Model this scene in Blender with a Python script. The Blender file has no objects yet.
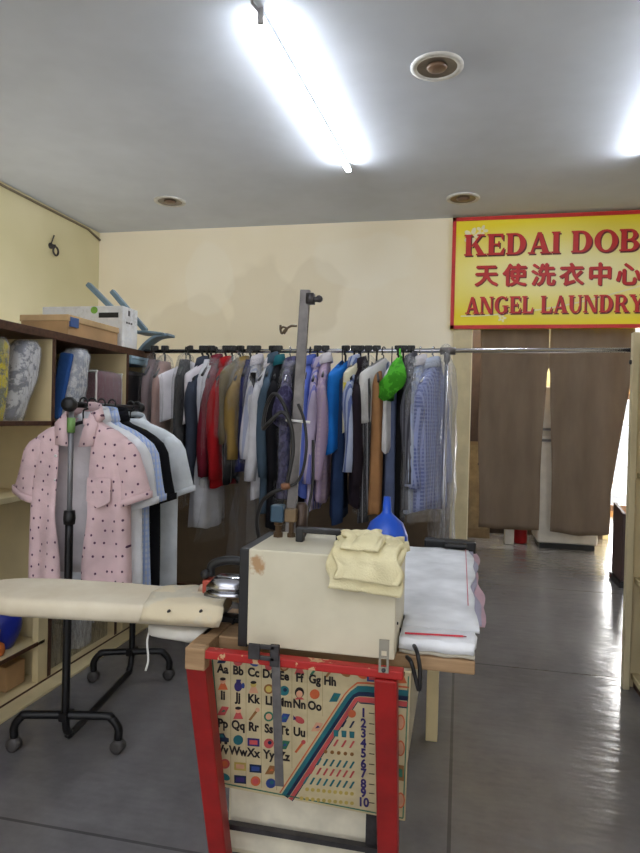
import bpy, bmesh, math, random
from mathutils import Vector, Matrix
random.seed(7)
S = bpy.context.scene
COL = S.collection
R = math.radians
pi = math.pi
sin, cos = math.sin, math.cos

# ------------------------------------------------------------------ camera
YAW, PIT, ROL, CZ, F = R(12.34), R(-0.75), 0.024, 1.25, 640.0
fw = Vector((-sin(YAW)*cos(PIT), cos(YAW)*cos(PIT), sin(PIT)))
r0 = Vector((cos(YAW), sin(YAW), 0)); u0 = r0.cross(fw)
rr = r0*cos(ROL) + u0*sin(ROL); uu = u0*cos(ROL) - r0*sin(ROL)
CAM = Vector((0, 0, CZ))
cd = bpy.data.cameras.new('camera'); cam = bpy.data.objects.new('camera', cd); COL.objects.link(cam)
cd.sensor_fit = 'HORIZONTAL'; cd.sensor_width = 36; cd.lens = 36; cd.clip_start = .02; cd.clip_end = 200
cam.matrix_world = Matrix(((rr.x, uu.x, -fw.x, 0), (rr.y, uu.y, -fw.y, 0), (rr.z, uu.z, -fw.z, CZ), (0, 0, 0, 1)))
S.camera = cam

# measuring the room from the photograph: a sight line met with a real plane
def ray(px, py): return fw + rr*((px-320)/F) - uu*((py-426.5)/F)
def onX(px, py, X): d = ray(px, py); return CAM + d*(X/d.x)
def onY(px, py, Y): d = ray(px, py); return CAM + d*(Y/d.y)
def onZ(px, py, Z): d = ray(px, py); return CAM + d*((Z-CZ)/d.z)
def onP(px, py, o, n): d = ray(px, py); return CAM + d*((o-CAM).dot(n)/d.dot(n))

# ------------------------------------------------------------------ materials
def lin(c):
    return tuple(((x/255)/12.92 if x/255 <= .04045 else ((x/255+.055)/1.055)**2.4) for x in c[:3]) + (1,)
MC = {}
class NT:
    def __init__(s, name):
        s.m = bpy.data.materials.new(name); s.m.use_nodes = True; s.t = s.m.node_tree; s.n = s.t.nodes; s.l = s.t.links
        s.b = s.n['Principled BSDF']; s.out = s.n['Material Output']
    def new(s, t, **k):
        x = s.n.new(t)
        for a, v in k.items():
            if hasattr(x, a): setattr(x, a, v)
        return x
    def lk(s, a, b): s.l.new(a, b)
    def coord(s, sc=(1, 1, 1), kind='Object'):
        c = s.new('ShaderNodeTexCoord'); m = s.new('ShaderNodeMapping'); m.inputs['Scale'].default_value = sc
        s.lk(c.outputs[kind], m.inputs[0]); return m.outputs[0]
    def noise(s, vec, scale, detail=3, rough=.6):
        x = s.new('ShaderNodeTexNoise'); x.inputs['Scale'].default_value = scale; x.inputs['Detail'].default_value = detail
        x.inputs['Roughness'].default_value = rough; s.lk(vec, x.inputs['Vector']); return x.outputs[0]
    def ramp(s, fac, stops, interp='LINEAR'):
        x = s.new('ShaderNodeValToRGB'); x.color_ramp.interpolation = interp; e = x.color_ramp.elements
        while len(e) < len(stops): e.new(.5)
        for i, (p, c) in enumerate(stops): e[i].position = p; e[i].color = c if len(c) == 4 else lin(c)
        s.lk(fac, x.inputs[0]); return x.outputs[0]
    def math(s, op, a, b=None):
        x = s.new('ShaderNodeMath'); x.operation = op
        for i, v in enumerate((a, b)):
            if v is None: continue
            if isinstance(v, (int, float)): x.inputs[i].default_value = v
            else: s.lk(v, x.inputs[i])
        return x.outputs[0]
    def mix(s, fac, a, b, mode='MIX'):
        x = s.new('ShaderNodeMix'); x.data_type = 'RGBA'; x.blend_type = mode
        for i, v in ((0, fac), (6, a), (7, b)):
            if isinstance(v, (int, float)): x.inputs[i].default_value = v
            elif isinstance(v, tuple): x.inputs[i].default_value = v if len(v) == 4 else lin(v)
            else: s.lk(v, x.inputs[i])
        return x.outputs[2]
    def bump(s, h, st=.2, dist=.01):
        x = s.new('ShaderNodeBump'); x.inputs['Strength'].default_value = st; x.inputs['Distance'].default_value = dist
        s.lk(h, x.inputs['Height']); s.lk(x.outputs[0], s.b.inputs['Normal'])
    def set(s, rough=.6, metal=0, spec=None, col=None):
        s.b.inputs['Roughness'].default_value = rough; s.b.inputs['Metallic'].default_value = metal
        if spec is not None: s.b.inputs['Specular IOR Level'].default_value = spec
        if col is not None:
            if isinstance(col, tuple): s.b.inputs['Base Color'].default_value = col if len(col) == 4 else lin(col)
            else: s.lk(col, s.b.inputs['Base Color'])
        return s.m

def plain(name, c, rough=.6, metal=0, var=.12, sc=12, bump=0, spec=None):
    key = (name, c, rough)
    if key in MC: return MC[key]
    t = NT(name); v = t.coord(); n = t.noise(v, sc)
    lo = tuple(max(0, x*(1-var)) for x in c); hi = tuple(min(255, x*(1+var*.6)) for x in c)
    m = t.set(rough, metal, spec, t.ramp(n, [(.3, lo), (.7, hi)]))
    if bump: t.bump(n, bump)
    MC[key] = m; return m
def cloth(name, c, kind=None, c2=None, sc=60, rough=.9):
    key = (name, c, kind, c2, sc)
    if key in MC: return MC[key]
    t = NT(name); v = t.coord(); n = t.noise(v, 5, 3)
    base = t.ramp(n, [(.3, tuple(x*.82 for x in c)), (.7, c)])
    if kind in ('stripe', 'check', 'pin'):
        sx = t.new('ShaderNodeSeparateXYZ'); t.lk(v, sx.inputs[0])
        dirv = t.math('ADD', sx.outputs[0], sx.outputs[1])
        w = t.math('SINE', t.math('MULTIPLY', dirv, sc*6.28))
        thr = .88 if kind == 'pin' else .2
        s1 = t.math('GREATER_THAN', w, thr)
        col = t.mix(s1, base, c2)
        if kind == 'check':
            w2 = t.math('SINE', t.math('MULTIPLY', sx.outputs[2], sc*6.28)); s2 = t.math('GREATER_THAN', w2, .2)
            col = t.mix(t.math('MULTIPLY', s2, .6), col, c2)
    elif kind == 'dots':
        sx = t.new('ShaderNodeSeparateXYZ'); t.lk(v, sx.inputs[0]); cb = t.new('ShaderNodeCombineXYZ')
        t.lk(t.math('MULTIPLY', sx.outputs[0], 1.3), cb.inputs[0]); t.lk(sx.outputs[2], cb.inputs[1])
        vo = t.new('ShaderNodeTexVoronoi'); vo.voronoi_dimensions = '2D'; vo.inputs['Scale'].default_value = sc; vo.inputs['Randomness'].default_value = .55
        t.lk(cb.outputs[0], vo.inputs['Vector'])
        col = t.mix(t.math('LESS_THAN', vo.outputs['Distance'], .10), base, c2)
    elif kind == 'blotch':
        n2 = t.noise(v, sc, 4, .7); col = t.mix(t.ramp(n2, [(.47, (0, 0, 0, 1)), (.53, (1, 1, 1, 1))]), base, c2)
    else: col = base
    m = t.set(rough, 0, .15, col); t.bump(t.noise(v, 28, 3), .25, .012)
    MC[key] = m; return m
def wood(name, c1, c2, rough=.55, ax=(1, 12, 12)):
    t = NT(name); v = t.coord(ax); n = t.noise(v, 5, 4)
    m = t.set(rough, 0, .3, t.ramp(n, [(.3, c1), (.7, c2)])); t.bump(n, .08, .005); return m
def plastic_film(name, amt=.28, tint=(225, 225, 228)):
    # thin clear film: mostly see-through, brighter where creases turn it edge-on, with sharp highlights
    t = NT(name); v = t.coord((9, 9, 2.2)); n = t.noise(v, 3.5, 3)
    tr = t.new('ShaderNodeBsdfTransparent'); tr.inputs[0].default_value = (.97, .97, .97, 1)
    bp_ = t.new('ShaderNodeBump'); bp_.inputs['Strength'].default_value = .9; bp_.inputs['Distance'].default_value = .03; t.lk(n, bp_.inputs['Height'])
    t.set(.16, 0, 1.0, tint); t.lk(bp_.outputs[0], t.b.inputs['Normal'])
    lw = t.new('ShaderNodeLayerWeight'); lw.inputs['Blend'].default_value = .35; t.lk(bp_.outputs[0], lw.inputs['Normal'])
    f = t.math('ADD', t.math('MULTIPLY', t.math('POWER', lw.outputs['Facing'], 2.2), amt*1.1), amt*.16)
    mx = t.new('ShaderNodeMixShader'); t.lk(f, mx.inputs[0]); t.lk(tr.outputs[0], mx.inputs[1]); t.lk(t.b.outputs[0], mx.inputs[2])
    t.lk(mx.outputs[0], t.out.inputs[0]); return t.m
def emis(name, c, st):
    t = NT(name); t.set(.5, 0, None, c); t.b.inputs['Emission Color'].default_value = lin(c); t.b.inputs['Emission Strength'].default_value = st; return t.m

def wall_mat(name, c1, c2, patches=False):
    t = NT(name); v = t.coord()
    n = t.noise(v, 1.2, 2); col = t.ramp(n, [(.35, c1), (.65, c2)])
    if patches:
        def patch(cx, cz, rx, rz):
            mp = t.new('ShaderNodeMapping'); mp.inputs['Location'].default_value = (-cx/rx, 0, -cz/rz); mp.inputs['Scale'].default_value = (1/rx, 0, 1/rz)
            c = t.new('ShaderNodeTexCoord'); t.lk(c.outputs['Object'], mp.inputs[0])
            ln = t.new('ShaderNodeVectorMath'); ln.operation = 'LENGTH'; t.lk(mp.outputs[0], ln.inputs[0])
            d = t.math('ADD', ln.outputs['Value'], t.math('MULTIPLY', t.math('SUBTRACT', t.noise(v, 1.8, 2), .5), 1.3))
            return t.ramp(d, [(.86, (1, 1, 1, 1)), (.98, (0, 0, 0, 1))])
        for cx, cz, rx, rz in ((-2.05, 2.2, .42, .8), (-1.55, 2.5, .35, .4), (-3.0, 2.1, .55, .5)):
            col = t.mix(t.math('MULTIPLY', patch(cx, cz, rx, rz), .55), col, (232, 220, 194))
        for cx, cz, rx, rz in ((-2.75, 2.72, .3, .4), (-1.0, 2.9, .5, .3)):
            col = t.mix(t.math('MULTIPLY', patch(cx, cz, rx, rz), .3), col, (252, 246, 230))
    m = t.set(.85, 0, .2, col); t.bump(t.noise(v, 60, 3), .06, .004); return m

M = {}
M['wall_back'] = wall_mat('cream wall paint', (246, 234, 208), (250, 240, 218), True)
M['wall_left'] = wall_mat('yellowed wall paint', (216, 207, 166), (224, 215, 178))
M['ceiling'] = plain('ceiling paint', (206, 211, 222), .9, 0, .03, 2)
def floor_mat():
    t = NT('polished grey concrete'); v = t.coord(); n = t.noise(v, 1.1, 5, .65); n2 = t.noise(v, 9, 6, .7)
    col = t.mix(.18, t.ramp(n, [(.3, (98, 96, 97)), (.7, (130, 127, 127))]), t.ramp(n2, [(.35, (80, 78, 79)), (.7, (142, 138, 137))]))
    br = t.new('ShaderNodeTexBrick'); br.offset = 0; br.inputs['Scale'].default_value = 1; br.inputs['Mortar Size'].default_value = .006
    br.inputs['Brick Width'].default_value = 2.4; br.inputs['Row Height'].default_value = 1.7
    br.inputs['Color1'].default_value = br.inputs['Color2'].default_value = (1, 1, 1, 1); br.inputs['Mortar'].default_value = (.5, .5, .5, 1); t.lk(v, br.inputs['Vector'])
    col = t.mix(1.0, col, br.outputs[0], 'MULTIPLY')
    m = t.set(.3, 0, .8, col)
    r = t.ramp(t.noise(v, 2.3, 4), [(.2, (.17,)*3+(1,)), (.85, (.30,)*3+(1,))]); t.lk(r, t.b.inputs['Roughness'])
    mp = t.coord((2, 5, 1)); t.bump(t.noise(mp, 2.5, 2), .22, .02); return m
M['floor'] = floor_mat()
M['cream_trim'] = plain('cream painted timber', (206, 192, 154), .6, 0, .06, 6)
M['cream_panel'] = plain('cream shelf laminate', (214, 196, 152), .55, 0, .05, 4)
M['brown_edge'] = wood('dark brown edging', (62, 38, 26), (88, 58, 40))
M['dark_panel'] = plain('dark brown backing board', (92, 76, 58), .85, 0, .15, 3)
M['black_metal'] = plain('black powder coated steel', (22, 21, 23), .35, .3, .1)
M['black_plastic'] = plain('black plastic', (15, 14, 15), .45)
M['chrome'] = plain('chrome tube', (190, 190, 195), .2, 1, .05)
M['grey_steel'] = plain('dull grey steel', (112, 108, 107), .45, .7, .15, 20)
M['dark_steel'] = plain('dark tarnished steel', (70, 67, 68), .45, .6, .2, 20)
M['white_plastic'] = plain('white plastic', (228, 227, 222), .45, 0, .04)
M['film'] = plastic_film('clear plastic film', .42)
M['film_thin'] = plastic_film('thin clear plastic film', .26)
M['film_thick'] = plastic_film('hazy plastic film', .62, (215, 215, 218))

# ------------------------------------------------------------------ mesh helpers
class MB:
    def __init__(s): s.v = []; s.f = []; s.mi = []; s.k = 0
    def add(s, vs, fs):
        o = len(s.v); s.v += [Vector(p) for p in vs]
        for f in fs: s.f.append([o+i for i in f]); s.mi.append(s.k)
        return s
    def box(s, lo, hi, rot=None, piv=None):
        (a, b, c), (d, e, g) = lo, hi
        vs = [Vector(p) for p in ((a, b, c), (d, b, c), (d, e, c), (a, e, c), (a, b, g), (d, b, g), (d, e, g), (a, e, g))]
        if rot is not None:
            pv = Vector(piv) if piv is not None else sum(vs, Vector())/8
            vs = [pv + rot @ (p-pv) for p in vs]
        return s.add(vs, [(0, 3, 2, 1), (4, 5, 6, 7), (0, 1, 5, 4), (1, 2, 6, 5), (2, 3, 7, 6), (3, 0, 4, 7)])
    def bar(s, p0, p1, w, t, side=(0, 0, 1)):
        p0, p1 = Vector(p0), Vector(p1); d = (p1-p0).normalized(); a = Vector(side); a = (a - d*a.dot(d)).normalized(); b = d.cross(a)
        vs = []
        for p in (p0, p1):
            for x, y in ((-1, -1), (1, -1), (1, 1), (-1, 1)): vs.append(p + a*(x*w/2) + b*(y*t/2))
        return s.add(vs, [(0, 3, 2, 1), (4, 5, 6, 7), (0, 1, 5, 4), (1, 2, 6, 5), (2, 3, 7, 6), (3, 0, 4, 7)])
    def loft(s, rings, closed=True, cap=(True, True)):
        n = len(rings[0]); vs = [p for r in rings for p in r]; fs = []
        for i in range(len(rings)-1):
            for j in range(n if closed else n-1):
                k = (j+1) % n; fs.append((i*n+j, i*n+k, (i+1)*n+k, (i+1)*n+j))
        if cap[0]: fs.append(tuple(range(n))[::-1])
        if cap[1]: fs.append(tuple(range((len(rings)-1)*n, len(rings)*n)))
        return s.add(vs, fs)
    def tube(s, pts, r, n=10, r2=None):
        pts = [Vector(p) for p in pts]; rings = []; up = None
        for i, p in enumerate(pts):
            d = (pts[min(i+1, len(pts)-1)] - pts[max(i-1, 0)]).normalized()
            if up is None: up = Vector((0, 0, 1)) if abs(d.z) < .9 else Vector((1, 0, 0))
            a = (up - d*up.dot(d)).normalized(); up = a; b = d.cross(a)
            q = r if r2 is None else r + (r2-r)*i/(len(pts)-1)
            rings.append([p + a*(q*cos(2*pi*j/n)) + b*(q*sin(2*pi*j/n)) for j in range(n)])
        return s.loft(rings)
    def lathe(s, c, prof, n=20, ax=(0, 0, 1), cap=(True, True)):
        c = Vector(c); ax = Vector(ax).normalized(); a = ax.orthogonal().normalized(); b = ax.cross(a)
        return s.loft([[c + ax*h + a*(q*cos(2*pi*j/n)) + b*(q*sin(2*pi*j/n)) for j in range(n)] for q, h in prof], True, cap)
    def build(s, name, mat, parent=None, smooth=False, bevel=0, solid=0, sub=0, local=False):
        me = bpy.data.meshes.new(name)
        org = Vector() if (parent is None or local) else wloc(parent)
        me.from_pydata([p-org for p in s.v], [], s.f)
        for m in (mat if isinstance(mat, (list, tuple)) else [mat]): me.materials.append(m)
        for p, i in zip(me.polygons, s.mi): p.material_index = i; p.use_smooth = smooth
        bm = bmesh.new(); bm.from_mesh(me); bmesh.ops.recalc_face_normals(bm, faces=bm.faces); bm.to_mesh(me); bm.free()
        o = bpy.data.objects.new(name, me); COL.objects.link(o)
        if parent is not None: o.parent = parent
        if solid: d = o.modifiers.new('solid', 'SOLIDIFY'); d.thickness = solid; d.offset = 0
        if bevel: d = o.modifiers.new('bevel', 'BEVEL'); d.width = bevel; d.segments = 2; d.limit_method = 'ANGLE'; d.angle_limit = .7
        if sub: d = o.modifiers.new('sub', 'SUBSURF'); d.levels = d.render_levels = sub
        return o
def wloc(o):
    l = Vector()
    while o is not None: l += o.location; o = o.parent
    return l
def tag(o, label=None, cat=None, group=None, kind=None):
    if label: o['label'] = label
    if cat: o['category'] = cat
    if group: o['group'] = group
    if kind: o['kind'] = kind
    return o
def thing(name, label, cat, loc=(0, 0, 0), rz=0, group=None):
    o = bpy.data.objects.new(name, None); COL.objects.link(o); o.location = loc; o.rotation_euler = (0, 0, rz)
    o.empty_display_size = .05
    return tag(o, label, cat, group)
def struct(name, mb, mat, parent=None, **k):
    o = mb.build(name, mat, parent, **k)
    if parent is None: o['kind'] = 'structure'
    return o
def bez(pts, n=8):
    pts = [Vector(p) for p in pts]; out = []
    P = [pts[0]*2-pts[1]] + pts + [pts[-1]*2-pts[-2]]
    for i in range(1, len(P)-2):
        a, b, c, d = P[i-1:i+3]
        for k in range(n):
            t = k/n; out.append(.5*((2*b) + (c-a)*t + (2*a-5*b+4*c-d)*t*t + (3*b-a-3*c+d)*t**3))
    return out + [pts[-1]]
def label_dup(src, label=None): return src

# ------------------------------------------------------------------ the setting
H, YB, XL, XR, YF = 3.28, 6.54, -4.03, 3.3, -2.6
DX0, DX1, DH = .1, 1.66, 2.28
struct('floor', MB().box((XL-.1, YF-1.5, -.06), (XR+.4, 12.5, 0)), M['floor'])
struct('ceiling', MB().box((XL-.1, YF-.1, H), (XR+.4, 9.6, H+.08)), M['ceiling'])
struct('wall_left', MB().box((XL-.1, YF, 0), (XL, YB+.12, H)), M['wall_left'])
w = MB(); w.box((XL, YB, 0), (DX0, YB+.12, H)); w.box((DX0, YB, DH), (DX1, YB+.12, H)); w.box((DX1, YB, 0), (XR, YB+.12, H))
struct('wall_back', w, M['wall_back'])
struct('wall_right', MB().box((XR, YF, 0), (XR+.1, 9.5, H)), M['wall_back'])
w = MB(); w.box((XL, YF-.1, 0), (-3.2, YF, H)); w.box((-3.2, YF-.1, 2.9), (XR, YF, H))
struct('wall_front', w, M['wall_back'])
# fluted door frame
t = MB()
for k in range(4): t.box((-.09+k*.045, YB-.03-(.012 if k % 2 else 0), 0), (-.045+k*.045, YB, 2.3))
struct('trim_1', t, M['cream_trim'])
t = MB(); t.box((DX1-.02, YB-.03, 0), (DX1+.09, YB, 2.3)); struct('trim_2', t, M['cream_trim'])
# back room
w = MB(); w.box((-1.2, 7.5, 0), (1.62, 7.6, H)); w.box((-1.3, YB+.12, 0), (-1.2, 7.6, H)); w.box((1.55, 7.6, 0), (1.62, 9.4, H))
struct('wall_store', w, M['wall_left'])
struct('baseboard_store', MB().box((-1.2, 7.47, 0), (1.55, 7.5, .09)), plain('brown skirting', (70, 56, 46)))
w = MB(); w.box((1.62, 9.4, 0), (XR, 9.5, .1)); w.box((1.62, 9.4, 1.66), (XR, 9.5, 2.05)); w.box((1.62, 9.4, 3.0), (XR, 9.5, H)); struct('wall_far', w, plain('tan wall', (170, 130, 90), .8))  # upper gap is an unseen opening added for the highlight on the floor
g = MB(); g.box((1.62, 9.38, .08), (XR, 9.44, .16)); g.box((1.62, 9.38, 1.6), (XR, 9.44, 1.68))
wi = struct('window_1', g, plain('brown window frame', (84, 60, 48)))
g = MB()
for k in range(7): g.box((1.62, 9.40, .3+k*.19), (XR, 9.41, .31+k*.19))
for k in range(14): g.box((1.7+k*.12, 9.41, .16), (1.708+k*.12, 9.42, 1.6))
g.build('window_grille', plain('grey window grille', (150, 146, 142), .5), wi)
struct('ground_street', MB().box((-12, -16, -.08), (12, YF-1.5, -.02)), plain('pale pavement', (214, 210, 202), .9, 0, .05, 2))
# thin cable along the left cornice
tag(MB().tube([(XL+.012, 3.0, H-.03), (XL+.012, 5.0, H-.035), (XL+.012, 6.3, H-.03), (XL+.02, 6.52, H-.09)], .012, 8).build('ceiling_cable', plain('grey cable', (120, 110, 90)), None, True),
    'thin grey cable run along the top edge of the left wall', 'cable')

# ------------------------------------------------------------------ lamps
def ceiling_tube(a, b, label, wire=True):
    a, b = Vector(a), Vector(b); o = thing('fluorescent_tube', label, 'ceiling light', ((a.x+b.x)/2, (a.y+b.y)/2, H))
    e = (b-a).normalized()
    MB().tube([a, b], .02, 12).build('tube', emis('lit tube', (240, 246, 252), 60) if 'lit tube' not in bpy.data.materials else bpy.data.materials['lit tube'], o, True)
    t = MB(); t.bar(a+e*.02+Vector((0, 0, .04)), b-e*.02+Vector((0, 0, .04)), .02, .034, (1, 0, 0)); t.build('batten', plain('grey batten', (120, 122, 126), .5), o)
    for p in (a, b):
        t = MB(); t.box(p+Vector((-.016, -.012, -.022)), p+Vector((.016, .012, .056))); t.build('end_cap', plain('grey lamp holder', (150, 150, 152), .5), o, False, .006)
    if wire: t = MB(); t.tube([a+Vector((-.005, -.02, .03)), a+Vector((-.02, -.08, .035)), a+Vector((-.01, -.12, .052))], .008, 6); t.build('wire', plain('lamp wire', (150, 148, 150)), o, True)
ceiling_tube((-1.02, 3.06, 3.222), (-.918, 5.03, 3.222), 'long lit white fluorescent tube on the ceiling left of the large downlight')
ceiling_tube((1.18, 3.2, 3.222), (1.28, 5.17, 3.222), 'lit white fluorescent tube at the right edge, glowing on the ceiling', False)
DL = [('large recessed downlight to the right of the lit tube', (437, 66)), ('small recessed downlight near the left rear corner of the ceiling', (170, 201)),
      ('small recessed downlight on the ceiling above the yellow sign', (463, 198))]
for lab, (px, py) in DL:
    c = onZ(px, py, H); r_ = .15
    d = thing('downlight', lab, 'downlight', c, 0, 'recessed downlights in the ceiling')
    MB().lathe(c, [(r_-.035, .01), (r_-.035, -.012), (r_, -.010), (r_, 0)], 32, cap=(False, False)).build('trim_ring', plain('white downlight ring', (206, 204, 200), .4), d, True)
    MB().lathe(c, [(r_-.036, -.008), (.085, -.004), (.05, -.003)], 32, cap=(False, True)).build('reflector', plain('smoked reflector', (120, 110, 100), .3, .5), d, True)
    MB().lathe(c, [(.06, -.006), (.05, -.02), (.02, -.026)], 24).build('bulb', plain('brown lamp bulb', (108, 84, 66), .3), d, True)
def area(name, loc, rot, sx, sy, e, c=(1, 1, 1)):
    l = bpy.data.lights.new(name, 'AREA'); l.shape = 'RECTANGLE'; l.size = sx; l.size_y = sy; l.energy = e; l.color = c
    o = bpy.data.objects.new(name, l); COL.objects.link(o); o.location = loc; o.rotation_euler = rot; return o
area('added_front_fill', (-.6, -1.2, 2.1), (R(180), 0, 0), 3.0, 1.2, 120, (.97, .98, 1))  # added upward fill behind the camera to brighten the ceiling, no real fixture
area('added_corner_fill', (-3.3, 4.4, 1.2), (R(180), 0, 0), .6, 1.6, 11, (1, .97, .92))  # added fill hidden behind the shelf, brightens left wall and ceiling
area('added_store_fill', (.4, 7.05, H-.1), (0, 0, 0), 1.0, .3, 46, (1, .97, .92))  # added unseen fill, brightens the fridge front and its floor reflection
area('window_daylight', (2.5, 9.7, 1.5), (R(-90), 0, 0), 1.6, 2.6, 420, (1, .99, .97))
sl_ = bpy.data.lights.new('sun', 'SUN'); sl_.energy = 7.0; sl_.angle = .02; so_ = bpy.data.objects.new('sun', sl_); COL.objects.link(so_); so_.rotation_euler = (R(-28), R(18), 0)
W = bpy.data.worlds.new('world'); S.world = W; W.use_nodes = True
W.node_tree.nodes['Background'].inputs[0].default_value = (.93, .96, 1, 1); W.node_tree.nodes['Background'].inputs[1].default_value = 1.5

# ------------------------------------------------------------------ sign
SY = YB-.05
sp = lambda px, py: onY(px, py, SY)
sx0, sz0, sz1, sx1 = sp(450, 330).x, 2.165, 3.262, 1.98
sgn = thing('shop_sign', 'yellow shop sign with red border and red lettering above the doorway', 'sign', (sx0, SY, sz0))
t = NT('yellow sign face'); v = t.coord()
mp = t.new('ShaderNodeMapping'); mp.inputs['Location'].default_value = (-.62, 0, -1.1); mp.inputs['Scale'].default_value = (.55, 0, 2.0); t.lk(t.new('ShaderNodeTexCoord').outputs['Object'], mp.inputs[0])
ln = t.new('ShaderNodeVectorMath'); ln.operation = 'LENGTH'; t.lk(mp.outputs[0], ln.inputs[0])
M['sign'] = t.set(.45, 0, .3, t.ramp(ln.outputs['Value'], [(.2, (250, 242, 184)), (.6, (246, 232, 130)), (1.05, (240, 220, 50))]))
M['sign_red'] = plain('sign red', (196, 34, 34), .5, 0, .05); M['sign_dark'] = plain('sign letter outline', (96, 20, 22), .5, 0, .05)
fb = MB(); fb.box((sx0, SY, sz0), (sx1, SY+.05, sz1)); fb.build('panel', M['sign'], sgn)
bw = .035; fb = MB()
for lo, hi in (((sx0, sz0), (sx1, sz0+bw)), ((sx0, sz1-bw), (sx1, sz1)), ((sx0, sz0), (sx0+bw, sz1)), ((sx1-bw, sz0), (sx1, sz1))):
    fb.box((lo[0], SY-.012, lo[1]), (hi[0], SY+.002, hi[1]))
fb.build('border', M['sign_red'], sgn)
# pale flower and ribbon decoration in the corner
fb = MB()
def disc2(mb, c, rx, rz, y, n=14, rot=0): 
    vs = [(c[0]+rx*cos(2*pi*j/n)*cos(rot)-rz*sin(2*pi*j/n)*sin(rot), y, c[1]+rx*cos(2*pi*j/n)*sin(rot)+rz*sin(2*pi*j/n)*cos(rot)) for j in range(n)]
    mb.add(vs, [tuple(range(n))])
for cpx, cpy, q in ((472, 236, .05), (482, 231, .035), (502, 318, .025)):
    c = sp(cpx, cpy)
    for k in range(5): disc2(fb, (c.x+q*cos(k*1.257), c.z+q*sin(k*1.257)), q*.7, q*.45, SY-.0015-.0001*k, 12, k*1.257)
for k in range(14):
    x = sx0+.1+k*.12; z = sz0+.12+.012*k*k*.12; fb.add([(x, SY-.001, z), (x+.12, SY-.001, sz0+.12+.012*(k+1)**2*.12), (x+.12, SY-.001, sz0+.135+.012*(k+1)**2*.12), (x, SY-.001, z+.012)], [(0, 1, 2, 3)])
fb.build('decoration', plain('sign decoration', (240, 232, 190), .5, 0, .03), sgn)
# bold slab-serif capitals drawn from strokes; unit cap height
def ell(q, cx, cy, rx, ry, ix, iy, a0, a1, n=18, dx=0):
    for k in range(n):
        a, b = a0+(a1-a0)*k/n, a0+(a1-a0)*(k+1)/n
        q.append([(cx+rx*cos(a), cy+ry*sin(a)), (cx+rx*cos(b), cy+ry*sin(b)), (cx+dx+ix*cos(b), cy+iy*sin(b)), (cx+dx+ix*cos(a), cy+iy*sin(a))])
def rc(q, a, b, c, d): q.append([(a, b), (c, b), (c, d), (a, d)])
SR = .075
def glyph(ch):
    q = []; st = lambda x, w=.21: (rc(q, x, 0, x+w, 1), rc(q, x-.07, 0, x+w+.07, SR), rc(q, x-.07, 1-SR, x+w+.07, 1))
    if ch == 'I': st(.07); return q, .35
    if ch == 'L': st(.07); rc(q, .2, 0, .68, .1); q.append([(.56, .1), (.68, .0), (.72, .34), (.66, .34)]); return q, .74
    if ch == 'E':
        st(.07); rc(q, .2, .9, .68, 1); rc(q, .2, 0, .7, .1); rc(q, .2, .45, .5, .54); rc(q, .46, .36, .53, .64)
        q.append([(.56, .9), (.68, 1), (.68, .7), (.63, .7)]); q.append([(.56, .1), (.7, 0), (.74, .32), (.68, .32)]); return q, .76
    if ch == 'K':
        st(.07); q.append([(.27, .42), (.36, .42), (.74, .95), (.62, .95)]); q.append([(.36, .56), (.5, .66), (.86, .03), (.6, .03)])
        rc(q, .54, 1-SR, .86, 1); rc(q, .5, 0, .94, SR); return q, .93
    if ch == 'D': st(.07); ell(q, .38, .5, .44, .5, .2, .41, -pi/2, pi/2); rc(q, .2, 0, .4, .09); rc(q, .2, .91, .4, 1); return q, .88
    if ch == 'B':
        st(.07); ell(q, .4, .74, .3, .26, .12, .18, -pi/2, pi/2); ell(q, .4, .27, .36, .27, .15, .19, -pi/2, pi/2)
        for y in (0, .46, .91): rc(q, .2, y, .42, y+.085)
        return q, .82
    if ch == 'R':
        st(.07); ell(q, .4, .72, .34, .28, .14, .19, -pi/2, pi/2)
        for y in (.44, .91): rc(q, .2, y, .42, y+.09)
        q.append([(.36, .47), (.58, .47), (.82, .05), (.58, .05)]); rc(q, .56, 0, .9, SR); return q, .88
    if ch == 'A':
        q.append([(.38, 1), (.5, 1), (.2, .05), (.1, .05)]); q.append([(.38, 1), (.54, 1), (.84, .05), (.59, .05)])
        rc(q, .22, .27, .66, .36); rc(q, 0, 0, .3, SR); rc(q, .5, 0, .93, SR); return q, .92
    if ch == 'O': ell(q, .46, .5, .46, .52, .23, .43, 0, 2*pi, 32); return q, .94
    if ch == 'G':
        ell(q, .46, .5, .46, .52, .23, .43, .75, 2*pi-.5, 30); rc(q, .6, .06, .8, .46); rc(q, .5, .4, .9, .47); q.append([(.68, .78), (.78, .82), (.8, 1), (.74, 1)]); return q, .93
    if ch == 'N':
        rc(q, .08, 0, .17, 1); rc(q, .72, 0, .81, 1); q.append([(.06, 1), (.3, 1), (.81, 0), (.6, 0)]); rc(q, 0, 0, .28, SR); rc(q, 0, 1-SR, .26, 1); rc(q, .62, 1-SR, .9, 1); return q, .93
    if ch == 'U':
        rc(q, .07, .36, .28, 1); rc(q, .66, .36, .75, 1); ell(q, .41, .36, .34, .38, .17, .28, pi, 2*pi, 16, .04); rc(q, 0, 1-SR, .36, 1); rc(q, .57, 1-SR, .84, 1); return q, .88
    if ch == 'Y':
        q.append([(.04, .97), (.28, .97), (.52, .42), (.34, .42)]); q.append([(.68, .97), (.78, .97), (.52, .4), (.42, .46)]); rc(q, .33, 0, .54, .46); rc(q, .24, 0, .63, SR)
        rc(q, -.03, 1-SR, .36, 1); rc(q, .58, 1-SR, .86, 1); return q, .86
    return q, .38
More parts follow.
